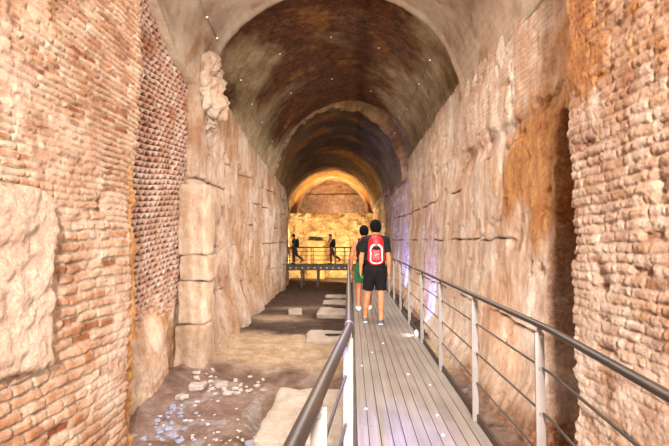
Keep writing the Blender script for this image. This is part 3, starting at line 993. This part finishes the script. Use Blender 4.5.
def on_vault2(px, py):
    """depth where the pixel ray meets the middle vault (inset a little)"""
    for Y in np.arange(10.5, 22, 0.03):
        p = P(px, py, Y)
        xl, xr = -3.82, np.interp(Y, [10.3, 22], [2.87, 2.77])
        zl, zrr = ZL(Y), ZR(Y); zc = np.interp(Y, [10.3, 22], [6.34, 6.77]) + E
        xc = (xl + xr) / 2; a = (xr - xl) / 2; cs = (p.x - xc) / a
        if abs(cs) >= 1:
            return Y
        base = (zl + zrr) / 2 + (zrr - zl) / 2 * cs
        if p.z > base + (zc - (zl + zrr) / 2) * math.sqrt(1 - cs * cs):
            return Y
    return 21


cable('cable', [(px, py, on_vault2(px, py)) for px, py in ((241, 80), (252, 104), (262, 122), (272, 141))], 'thin wire clipped along the left haunch of the middle vault')
cable('cable', [(px, py, on_vault2(px, py)) for px, py in ((445, 30), (430, 60), (419, 84), (407, 109), (395, 133))], 'thin wire clipped along the right haunch of the middle vault')
for px, py in ((280, 54), (331, 37), (332, 79), (371, 91), (291, 93), (379, 48)):
    Y = on_vault2(px, py)
    bb = bmesh.new(); bmesh.ops.create_icosphere(bb, subdivisions=2, radius=0.022)
    mb = bpy.data.meshes.new('pin'); bb.to_mesh(mb); bb.free()
    tag(link('survey_pin', mb, M_white, None, P(px, py, Y)), 'tiny white pin fixed to the dark middle vault', 'pin', 'white pins on the vault')


# ------------------------------------------------------------------ people
def smin(a, b, k):
    h = np.clip(0.5 + 0.5 * (b - a) / k, 0, 1)
    return b + (a - b) * h - k * h * (1 - h)


class Field:
    def __init__(s, lo, hi, res):
        s.lo = np.array(lo, float); s.res = res
        s.n = np.ceil((np.array(hi) - s.lo) / res).astype(int) + 1
        ax = [s.lo[i] + res * np.arange(s.n[i]) for i in range(3)]
        s.ax = ax
        s.d = np.full(tuple(s.n), 0.2, np.float32)

    def box(s, lo, hi):
        sl = []
        for i in range(3):
            a = int(np.clip(np.floor((lo[i] - s.lo[i]) / s.res), 0, s.n[i])); b = int(np.clip(np.ceil((hi[i] - s.lo[i]) / s.res) + 1, 0, s.n[i]))
            sl.append(slice(a, b))
        G = np.meshgrid(*[s.ax[i][sl[i]] for i in range(3)], indexing='ij')
        return tuple(sl), G

    def add(s, prim, k=0.025, clip=None):
        kind = prim[0]; mg = 0.10
        if kind == 'cone':
            _, a, b, r1, r2, sq = prim
            a = np.array(a, float); b = np.array(b, float); R = max(r1, r2) + mg
            sl, G = s.box(np.minimum(a, b) - R, np.maximum(a, b) + R)
            if min(G[0].shape) == 0:
                return
            ab = b - a; sc = np.array([1, 1 / sq, 1])
            q = [(G[i] - a[i]) for i in range(3)]
            t = np.clip((q[0] * ab[0] + q[1] * ab[1] + q[2] * ab[2]) / max(ab @ ab, 1e-9), 0, 1)
            d = np.sqrt(sum(((q[i] - t * ab[i]) * sc[i]) ** 2 for i in range(3))) - (r1 + (r2 - r1) * t)
            if sq < 1:
                d = d * (0.5 + 0.5 * sq)
        else:
            _, c, r = prim
            c = np.array(c, float); r = np.array(r, float)
            sl, G = s.box(c - r - mg, c + r + mg)
            if min(G[0].shape) == 0:
                return
            d = (np.sqrt(sum(((G[i] - c[i]) / r[i]) ** 2 for i in range(3))) - 1) * r.min()
        if clip is not None:
            for (pt, nr) in clip:
                d = np.maximum(d, sum((G[i] - pt[i]) * nr[i] for i in range(3)))
        s.d[sl] = smin(s.d[sl], d.astype(np.float32), k)

    def cut(s, pt, nr):
        G = np.meshgrid(*s.ax, indexing='ij')
        s.d = np.maximum(s.d, sum((G[i] - pt[i]) * nr[i] for i in range(3)).astype(np.float32))

    def mesh(s, name):
        d = s.d
        ins = d < 0
        nx, ny, nz = d.shape
        acc = np.zeros((nx - 1, ny - 1, nz - 1, 3), np.float32); cnt = np.zeros((nx - 1, ny - 1, nz - 1), np.float32)
        cr = [(i, j, k) for i in (0, 1) for j in (0, 1) for k in (0, 1)]
        for c0 in cr:
            for ax in range(3):
                if c0[ax]:
                    continue
                c1 = list(c0); c1[ax] = 1
                A = d[c0[0]:nx - 1 + c0[0], c0[1]:ny - 1 + c0[1], c0[2]:nz - 1 + c0[2]]
                B = d[c1[0]:nx - 1 + c1[0], c1[1]:ny - 1 + c1[1], c1[2]:nz - 1 + c1[2]]
                x = (A < 0) != (B < 0)
                t = np.where(x, A / np.where(x, A - B, 1), 0)
                for q in range(3):
                    acc[..., q] += np.where(x, c0[q] + (t if q == ax else 0), 0)
                cnt += x
        act = cnt > 0
        idx = np.full(act.shape, -1); idx[act] = np.arange(act.sum())
        ijk = np.argwhere(act)
        co = s.lo + s.res * (ijk + acc[act] / cnt[act][:, None])
        fs = []
        for ax in range(3):
            o = [(1, 2), (2, 0), (0, 1)][ax]
            sh = [slice(None)] * 3; sh2 = [slice(None)] * 3
            sh[ax] = slice(0, -1); sh2[ax] = slice(1, None)
            A = ins[tuple(sh)]; B = ins[tuple(sh2)]
            e = np.argwhere(A != B)
            e = e[(e[:, o[0]] > 0) & (e[:, o[1]] > 0) & (e[:, o[0]] < d.shape[o[0]] - 1) & (e[:, o[1]] < d.shape[o[1]] - 1)]
            u = np.zeros(3, int); u[o[0]] = 1; v = np.zeros(3, int); v[o[1]] = 1
            q = [e - u - v, e - v, e, e - u]
            f = np.stack([idx[tuple(w.T)] for w in q], 1)
            flip = ~A[tuple(e.T)]
            f[flip] = f[flip][:, ::-1]
            fs.append(f)
        f = np.concatenate(fs)
        f = f[(f >= 0).all(1)]
        return fast_mesh(name, co, np.ascontiguousarray(f))


def lerp(a, b, t):
    return tuple(np.array(a) + (np.array(b) - np.array(a)) * t)


def person(loc, rotz, label, pose, res, skin, hair, top, shorts, shoes, sole, long_legs=False, sleeves=True, h=1.77, head_yaw=0, mask=False, top_len=0.88, bare_legs=True):
    s = h / 1.77
    V = lambda x, y, z: np.array((x, y, z)) * s
    J = {}
    lean = pose.get('lean', 0.03)
    J['pel'] = V(0, 0, 0.95); J['wai'] = V(0, lean * .4, 1.10); J['che'] = V(0, lean, 1.32); J['upp'] = V(0, lean, 1.42)
    J['neck'] = V(0, lean * 1.1 + .005, 1.50); J['hd'] = V(0, lean * 1.3 + .03, 1.640)
    for sd, sg in (('l', -1), ('r', 1)):
        a, kb, sp = pose['leg_' + sd]
        hip = V(sg * 0.09, 0, 0.92)
        a = math.radians(a); kb = math.radians(kb)
        kn = hip + s * 0.43 * np.array((sp * 0.5, math.sin(a), -math.cos(a)))
        an = kn + s * 0.41 * np.array((sp * 0.5, math.sin(a - kb), -math.cos(a - kb)))
        J['hip' + sd], J['kn' + sd], J['an' + sd] = hip, kn, an
        fa = math.radians(pose.get('foot_' + sd, 0))
        fd = np.array((sg * 0.12, math.cos(fa), math.sin(fa))); J['fd' + sd] = fd / np.linalg.norm(fd)
        sh = V(sg * 0.175, lean, 1.415)
        b, ob, eb = [math.radians(q) for q in pose['arm_' + sd]]
        el = sh + s * 0.29 * np.array((sg * math.sin(ob), math.sin(b) * math.cos(ob), -math.cos(b) * math.cos(ob)))
        fdv = np.array((sg * math.sin(ob) * .25, math.sin(b + eb), -math.cos(b + eb))); fdv /= np.linalg.norm(fdv)
        wr = el + s * 0.25 * fdv
        J['sh' + sd], J['el' + sd], J['wr' + sd], J['ad' + sd] = sh, el, wr, fdv
    low = min(J['anl'][2] - 0.085 * s - 0.13 * s * max(0, -J['fdl'][2]), J['anr'][2] - 0.085 * s - 0.13 * s * max(0, -J['fdr'][2]))
    for k in J:
        if not k.startswith('fd') and not k.startswith('ad'):
            J[k] = J[k] - np.array((0, 0, low))
    allp = np.array([J[k] for k in J if not k.startswith(('fd', 'ad'))])
    lo = allp.min(0) - 0.30; hi = allp.max(0) + 0.30; lo[2] = -0.03
    hy = math.radians(head_yaw)

    def hp(v):    # head local to world (yaw about z)
        c, q = math.cos(hy), math.sin(hy)
        v = np.array(v) * s
        return J['hd'] + np.array((v[0] * c - v[1] * q, v[0] * q + v[1] * c, v[2]))

    torso = [('cone', J['pel'], J['wai'], .148 * s, .135 * s, .70), ('cone', J['wai'], J['che'], .135 * s, .165 * s, .70), ('cone', J['che'], J['upp'], .16 * s, .10 * s, .68)]
    shl = [('cone', J['upp'] + V(sg * .05, 0, .01), J['sh' + sd], .065 * s, .058 * s, 1) for sd, sg in (('l', -1), ('r', 1))]
    root = thing('person', label, 'person', loc, rotz)
    B = Field(lo, hi, res)
    for p in torso + shl:
        B.add(p, 0.04)
    B.add(('cone', J['upp'], J['hd'] - V(0, .01, .05), .062 * s, .052 * s, 1), 0.03)
    B.add(('ell', hp((0, 0, .015)), np.array((.082, .100, .106)) * s), 0.02)
    B.add(('ell', hp((0, .035, -.05)), np.array((.056, .060, .065)) * s), 0.03)
    B.add(('cone', hp((0, .085, .01)), hp((0, .108, -.02)), .010 * s, .015 * s, 1), 0.012)
    B.add(('cone', hp((-.02, .085, -.062)), hp((.02, .085, -.062)), .010 * s, .010 * s, 1), 0.008)
    for sg in (-1, 1):
        B.add(('ell', hp((sg * .088, .012, -.012)), np.array((.012, .022, .032)) * s), 0.008)
    for sd, sg in (('l', -1), ('r', 1)):
        B.add(('cone', J['hip' + sd], J['kn' + sd], .088 * s, .056 * s, 1), 0.04)
        B.add(('cone', J['kn' + sd], J['an' + sd], .052 * s, .036 * s, 1), 0.03)
        cf = lerp(J['kn' + sd], J['an' + sd], .30)
        B.add(('cone', np.array(cf) - V(0, .016, -.05), np.array(lerp(J['kn' + sd], J['an' + sd], .55)) - V(0, .008, 0), .050 * s, .040 * s, 1), 0.03)
        heel = J['an' + sd] - V(0, 0, .045) - J['fd' + sd] * .03 * s
        toe = J['an' + sd] - V(0, 0, .058) + J['fd' + sd] * .15 * s
        B.add(('cone', heel, toe, .032 * s, .024 * s, 1), 0.03)
        B.add(('cone', J['sh' + sd], J['el' + sd], .050 * s, .039 * s, 1), 0.03)
        B.add(('cone', J['el' + sd], J['wr' + sd], .040 * s, .027 * s, 1), 0.02)
        B.add(('cone', np.array(lerp(J['el' + sd], J['wr' + sd], .15)), np.array(lerp(J['el' + sd], J['wr' + sd], .45)), .042 * s, .038 * s, 1), 0.02)
        ad = J['ad' + sd]; wr = J['wr' + sd]
        side = np.array((0.15 * sg, 1.0, 0.0)); side = side - ad * (side @ ad); side /= np.linalg.norm(side)
        inn = np.cross(ad, side) * (1 if np.cross(ad, side)[0] * -sg > 0 else -1)
        B.add(('cone', wr, wr + ad * .03 * s, .027 * s, .026 * s, 1), 0.012)
        for t in (-.024, -.008, .008, .024):
            B.add(('cone', wr + ad * .03 * s + side * t * .6 * s, wr + ad * .085 * s + side * t * s, .016 * s, .014 * s, 1), 0.008)
        for t, L in ((-.028, .058), (-.010, .075), (.009, .082), (.027, .072)):
            k0 = wr + ad * .088 * s + side * t * s
            k1 = k0 + (ad * .85 + inn * .45) * L * .5 * s
            k2 = k1 + (ad * .45 + inn * .85) * L * .5 * s
            B.add(('cone', k0, k1, .0095 * s, .0085 * s, 1), 0.005); B.add(('cone', k1, k2, .0085 * s, .0075 * s, 1), 0.004)
        t0 = wr + ad * .03 * s + side * .02 * s; t1 = t0 + (ad * .6 + side * .7 + inn * .2) * .045 * s; t2 = t1 + (ad * .85 + side * .1 + inn * .4) * .035 * s
        B.add(('cone', t0, t1, .014 * s, .011 * s, 1), 0.008); B.add(('cone', t1, t2, .010 * s, .008 * s, 1), 0.005)
    link('body', B.mesh('body'), skin, root)
    # hair
    H = Field(J['hd'] - .17 * s, J['hd'] + .17 * s, res)
    H.add(('ell', hp((0, -.012, .026)), np.array((.100, .112, .116)) * s), 0.01)
    H.add(('ell', hp((0, -.045, -.03)), np.array((.084, .068, .080)) * s), 0.03)
    fw = np.array((-math.sin(hy), math.cos(hy), 0))
    n1 = fw * .80 + np.array((0, 0, -.60))
    H.cut(hp((0, .045, .03)), n1)
    H.cut(hp((0, -.0, -.085)), np.array((0, 0, -1)) * 1.0)
    link('hair', H.mesh('hair'), hair, root)
    for sg in (-1, 1):
        bb = bmesh.new(); bmesh.ops.create_uvsphere(bb, u_segments=8, v_segments=6, radius=.009 * s)
        mb = bpy.data.meshes.new('eye'); bb.to_mesh(mb); bb.free()
        link('eye', mb, EYEM, root, hp((sg * .030, .088, .012)))
    if mask:
        Mk = Field(J['hd'] - .16 * s, J['hd'] + .16 * s, res)
        Mk.add(('ell', hp((0, .050, -.045)), np.array((.064, .068, .058)) * s), 0.01)
        Mk.cut(hp((0, .03, 0)), -fw)
        link('face_mask', Mk.mesh('face_mask'), WHITE, root)
    # top
    ex = .014 * s
    T = Field(lo, hi, res)
    for p in torso:
        T.add(('cone', p[1], p[2], p[3] + ex, p[4] + ex, p[5]), 0.04)
    T.add(('cone', J['pel'] - V(0, 0, .10), J['pel'], .150 * s + ex, .148 * s + ex, .72), 0.04)
    for p in shl:
        if sleeves:
            T.add(('cone', p[1], p[2], p[3] + ex, p[4] + ex, 1), 0.04)
        else:
            T.add(('cone', p[1], lerp(p[1], p[2], .55), p[3] + ex * .6, p[4] + ex * .3, 1), 0.03)
    if sleeves:
        for sd in 'lr':
            ud = (J['el' + sd] - J['sh' + sd]); ud = ud / np.linalg.norm(ud)
            e = J['sh' + sd] + ud * .21 * s
            T.add(('cone', J['sh' + sd], J['sh' + sd] + ud * .27 * s, .064 * s, .068 * s, 1), 0.03, [(e, ud)])
    T.add(('cone', J['upp'], J['neck'] + V(0, 0, .04), .085 * s, .070 * s, 1), 0.03)
    T.cut(np.array((0, 0, (top_len) * s - low)), np.array((0, 0, -1)))
    T.cut(J['neck'] + V(0, 0, .0), np.array((0, .25, .97)))
    link('shirt', T.mesh('shirt'), top, root)
    # shorts
    S = Field(lo, hi, res)
    S.add(('cone', J['pel'] - V(0, 0, .06), J['pel'] + V(0, 0, .06), .158 * s, .150 * s, .74), 0.04)
    for sd in 'lr':
        ud = (J['kn' + sd] - J['hip' + sd]); ud = ud / np.linalg.norm(ud)
        if long_legs:
            S.add(('cone', J['hip' + sd], J['kn' + sd], .102 * s, .072 * s, 1), 0.03)
            w = J['an' + sd] - J['kn' + sd]
            S.add(('cone', J['kn' + sd], J['kn' + sd] + w, .070 * s, .055 * s, 1), 0.03, [(J['kn' + sd] + w * .97, w / np.linalg.norm(w))])
        else:
            e = J['hip' + sd] + ud * .36 * s
            S.add(('cone', J['hip' + sd], J['hip' + sd] + ud * .45 * s, .106 * s, .098 * s, 1), 0.03, [(e, ud)])
    S.cut(J['pel'] + V(0, 0, .07), np.array((0, 0, 1)))
    link('trousers' if long_legs else 'shorts', S.mesh('shorts'), shorts, root)
    # shoes
    for sd in 'lr':
        heel = J['an' + sd] - V(0, 0, .045) - J['fd' + sd] * .04 * s
        toe = J['an' + sd] - V(0, 0, .052) + J['fd' + sd] * .165 * s
        K = Field(np.minimum(heel, toe) - .12, np.maximum(heel, toe) + .12, res * .8)
        K.add(('cone', heel, toe, .043 * s, .034 * s, 1), 0.03)
        K.add(('cone', heel, J['an' + sd] - V(0, 0, .02), .043 * s, .045 * s, 1), 0.03)
        up = np.cross(np.array((1.0, 0, 0)), J['fd' + sd]); up /= np.linalg.norm(up)
        up = up if up[2] > 0 else -up
        K.cut(J['an' + sd] - V(0, 0, .012), np.array((0, 0, 1)))
        K.cut(heel - up * .022 * s, -up)
        sh = link('shoe', K.mesh('shoe'), shoes, root)
        Q = Field(np.minimum(heel, toe) - .12, np.maximum(heel, toe) + .12, res * .8)
        Q.add(('cone', heel - up * .012 * s, toe - up * .012 * s, .047 * s, .039 * s, 1), 0.03)
        Q.cut(heel - up * .016 * s, up); Q.cut(heel - up * .042 * s, -up)
        link('sole', Q.mesh('sole'), sole, sh)
    return root, J, s


def world_of(root, v):
    return root.location + Matrix.Rotation(root.rotation_euler[2], 3, 'Z') @ Vector(v)


def backpack(root, J, s, label, mats, w=0.26, hgt=0.46, dep=0.16, fancy=True, res=0.010):
    base = np.array(J['che']) + np.array((0, -0.150 * s, -0.30 * s))
    bp = thing('backpack', label, 'backpack', world_of(root, base), root.rotation_euler[2])
    Fd = Field((-.3, -.35, -.1), (.3, .25, .65), res)
    a = w / 2 - .07
    Fd.add(('cone', (-a * .9, -dep * .28, .09), (-a * .55, -dep * .22, hgt - .10), .085, .075, .8), 0.10)
    Fd.add(('cone', (a * .9, -dep * .28, .09), (a * .55, -dep * .22, hgt - .10), .085, .075, .8), 0.10)
    Fd.add(('cone', (0, -dep * .28, .09), (0, -dep * .22, hgt - .08), .09, .08, .85), 0.10)
    Fd.cut(np.array((0, 0.025, 0)), np.array((0, 1, 0)))
    link('bag_body', Fd.mesh('bag_body'), mats[0], bp)
    yb = -dep * .28 - .088
    if fancy:
        Pk = Field((-.2, -.3, -.02), (.2, 0.1, .45), res)
        Pk.add(('cone', (-.045, yb + .02, .08), (-.04, yb + .025, .22), .055, .05, .6), 0.05)
        Pk.add(('cone', (.045, yb + .02, .08), (.04, yb + .025, .22), .055, .05, .6), 0.05)
        link('pocket', Pk.mesh('pocket'), mats[0], bp)
        pts = []
        for k in range(25):
            t = k / 24
            an = math.pi * (1.12 - 1.24 * t)
            pts.append((.098 * math.cos(an), yb + .012, .225 + .098 * math.sin(an)))
        pts = [(-.098, yb + .005, .06)] + pts + [(.098, yb + .005, .06)]
        link('trim', tube_mesh('trim', pts, .012, 8, .018), mats[1], bp)
        pts = [(-.098, yb + .006, .06), (-.07, yb + .004, .022), (0, yb + .004, .008), (.07, yb + .004, .022), (.098, yb + .006, .06)]
        link('trim', tube_mesh('trim', pts, .009, 8), mats[1], bp)
        Bk = Field((-.15, -.3, .2), (.15, 0.1, .4), res)
        Bk.add(('ell', (0, yb + .028, .262), (.080, .045, .052)), .01)
        link('mesh_panel', Bk.mesh('mesh_panel'), BLACK, bp)
        link('logo', tube_mesh('logo', [(-.025, yb - .026, .14), (-.005, yb - .030, .155), (.03, yb - .026, .165)], .004, 6), mats[1], bp)
    if mats[2] is REDBAG:
        link('top_loop', tube_mesh('top_loop', [(-.09, -.03, hgt - .05), (-.07, -.05, hgt + .02), (0, -.06, hgt + .04), (.07, -.05, hgt + .02), (.09, -.03, hgt - .05)], .024, 8, .016), REDBAG, bp)
        link('patch', tube_mesh('patch', [(-.06, yb + .01, hgt - .10), (.05, yb + .005, hgt - .15)], .03, 8, .02), WHITE, bp)
    for sg in (-1, 1):
        pts = [(sg * .07, -.02, hgt - .06), (sg * .085, .06, .30 + .135), (sg * .10, .14, .30 + .135), (sg * .115, .255, .34), (sg * .13, .27, .22), (sg * .165, .20, .08), (sg * .15, .03, .05)]
        pts = [(x * s, y * s, z * s) for x, y, z in pts]
        # smooth the strap
        for _ in range(2):
            q = [pts[0]]
            for u, v in zip(pts[:-1], pts[1:]):
                q += [lerp(u, v, .25), lerp(u, v, .75)]
            pts = q + [pts[-1]]
        link('strap', tube_mesh('strap', pts, .020, 8, .006), mats[2], bp)
    return bp


# man in front, red backpack
p1, J1, s1 = person((0.405, 7.72, DECK), 0.0, 'person in black shirt and shorts walking away wearing the red backpack',
                    dict(leg_l=(9, 6, -.22), leg_r=(-7, 6, -.03), arm_l=(4, 13, 12), arm_r=(-2, 9, 8), lean=.03), 0.009, SKIN, HAIR, BLACK, BLACK2, GREYSHOE, WHITE, head_yaw=18)
backpack(p1, J1, s1, 'red backpack with white trim on the back of the nearer walker', (REDBAG, WHITE, BLACK))
p2, J2, s2 = person((0.25, 9.2, DECK), 0.05, 'person in sleeveless black top and green shorts ahead on the walkway',
                    dict(leg_l=(-6, 8, -.10), leg_r=(8, 6, .06), arm_l=(2, 16, 16), arm_r=(6, 10, 20), lean=.03), 0.010, SKIN_RED, HAIR, BLACK, GREEN, WHITE, WHITE, sleeves=False, h=1.72, top_len=0.64)
backpack(p2, J2, s2, 'black backpack with red straps on the walker in green shorts', (BLACK, WHITE, REDBAG), 0.26, 0.44, 0.15, False)
# two on the bridge, walking left
p3, J3, s3 = person((-3.36, 26.15, DECK), math.pi / 2, 'person in dark clothes walking left at the left end of the bridge',
                    dict(leg_l=(3, 3, 0), leg_r=(-18, 32, 0), foot_r=-35, arm_l=(12, 8, 30), arm_r=(8, 8, 25), lean=.05), 0.014, SKIN_RED, HAIR, DARKBLUE, DARKBLUE, BLACK, BLACK, long_legs=True)
backpack(p3, J3, s3, 'black backpack worn by the walker at the left end of the bridge', (BLACK, BLACK, BLACK), 0.28, 0.46, 0.2, False, 0.016)
p4, J4, s4 = person((-1.2, 26.15, DECK), math.pi / 2, 'person with white face mask walking left on the middle of the bridge',
                    dict(leg_l=(4, 4, 0), leg_r=(-20, 36, 0), foot_r=-35, arm_l=(18, 8, 50), arm_r=(-6, 8, 20), lean=.05), 0.014, SKIN_RED, HAIR_RED, BLACK, RUST, BLACK, BLACK, long_legs=True, sleeves=False, mask=True)
backpack(p4, J4, s4, 'black backpack worn by the walker in the middle of the bridge', (BLACK, BLACK, BLACK), 0.26, 0.44, 0.15, False, 0.016)


# ------------------------------------------------------------------ lights
def area(loc, tgt, sx, sy, power, col):
    d = bpy.data.lights.new('lamp', 'AREA'); d.shape = 'RECTANGLE'; d.size = sx; d.size_y = sy; d.energy = power; d.color = col
    o = bpy.data.objects.new('area_lamp', d); COL.objects.link(o); o.location = loc
    o.rotation_euler = (Vector(tgt) - Vector(loc)).to_track_quat('-Z', 'Y').to_euler()
    return o


def spot(loc, tgt, power, col, ang=70, blend=0.6, r=0.06):
    d = bpy.data.lights.new('lamp', 'SPOT'); d.energy = power; d.color = col; d.spot_size = math.radians(ang); d.spot_blend = blend; d.shadow_soft_size = r
    o = bpy.data.objects.new('spot_lamp', d); COL.objects.link(o); o.location = loc
    o.rotation_euler = (Vector(tgt) - Vector(loc)).to_track_quat('-Z', 'Y').to_euler()
    return o


WARM = (1.0, 0.91, 0.82); NEUT = (1.0, 0.95, 0.90); GOLD = (1.0, 0.70, 0.30); BLUE = (0.12, 0.2, 1.0); AMB = (1.0, 0.6, 0.25)
area((0.3, -3.0, E + 2.4), (-0.4, 6, E - 0.4), 0.7, 0.7, 1550, NEUT)


def strip_lamp(x, y0, y1, z, dx, dz, power, col, w=0.12):
    """linear lamp running down the tunnel, facing (dx, dz)"""
    d = bpy.data.lights.new('lamp', 'AREA'); d.shape = 'RECTANGLE'; d.size = y1 - y0; d.size_y = w; d.energy = power; d.color = col
    o = bpy.data.objects.new('strip_lamp', d); COL.objects.link(o); o.location = (x, (y0 + y1) / 2, z)
    zv = -Vector((dx, 0, dz)).normalized(); xv = Vector((0, 1, 0)); yv = zv.cross(xv)
    o.rotation_euler = Matrix((xv, yv, zv)).transposed().to_euler()
    return o


strip_lamp(1.15, 1.5, 12.0, 0.30, 0.6, 0.9, 65, NEUT)
strip_lamp(1.15, 12.0, 25.0, 0.30, 0.6, 0.9, 110, WARM)
strip_lamp(-0.15, 1.5, 12.0, 0.95, -0.9, 0.6, 105, NEUT)
strip_lamp(-0.15, 12.0, 24.0, 0.95, -0.9, 0.65, 240, WARM)
# unseen soft fill lamps, added under the crown to brighten floor and deck
for yl, pw in ((7.5, 260), (13.5, 190), (19.5, 140)):
    area((-0.6, yl, E + 4.4), (-0.6, yl + 0.01, 0), 2.2, 4.0, pw, WARM)
spot((1.4, 7.2, 0.25), (2.6, 7.6, 4.0), 90, WARM, 110)
spot((1.5, 13.2, 0.25), (2.5, 13.9, 1.2), 420, BLUE, 75)
spot((1.5, 20.0, 0.25), (2.45, 21.2, 2.0), 1000, BLUE, 75)
spot((-2.0, 8.0, 0.3), (-3.8, 8.8, 4.6), 110, NEUT, 110)
# cool lamp by the camera
spot((-0.5, 0.2, E + 1.6), (0.05, 3.0, DECK), 2300, (0.22, 0.29, 1.0), 22, 1.0)
spot((-1.2, 0.2, E + 1.4), (-2.7, 7.3, 0), 900, (0.4, 0.44, 1.0), 16, 1.0)
# gold lamps at the end
spot((-0.5, 27.6, 1.5), (-0.6, 32.3, 2.2), 2100, (1.0, 0.80, 0.46), 110)
spot((-0.2, 28.6, 0.3), (-0.3, 32.3, 0.2), 260, (1.0, 0.74, 0.34), 90)
spot((-3.4, 27.6, 1.5), (-3.0, 32.3, 2.8), 1900, (1.0, 0.80, 0.48), 100)
spot((0.9, 26.9, 0.3), (2.0, 27.4, 3.6), 800, (1.0, 0.82, 0.45), 90)
for x in (-3.3, -2.1, -0.9, 0.3):
    spot((x, 33.2, E + 2.05), (x * 0.95 - 0.1, 34.2, E + 5.0), 210, (1.0, 0.42, 0.03), 110)
spot((-1.4, 33.6, E + 2.1), (-1.4, 36.6, E + 2.9), 700, (1.0, 0.80, 0.62), 140)
spot((0.93, 6.75, DECK + 0.05), (0.4, 6.75, DECK - 0.1), 6, WARM, 110, 0.3, 0.02)

w = bpy.data.worlds.new('world'); scene.world = w; w.use_nodes = True
w.node_tree.nodes['Background'].inputs[0].default_value = (1.0, 0.9, 0.8, 1)
w.node_tree.nodes['Background'].inputs[1].default_value = 0.2

scene.view_settings.view_transform = 'Standard'
scene.view_settings.look = 'None'
scene.view_settings.gamma = 1.0
scene.view_settings.exposure = 0.97
scene.view_settings.use_curve_mapping = False
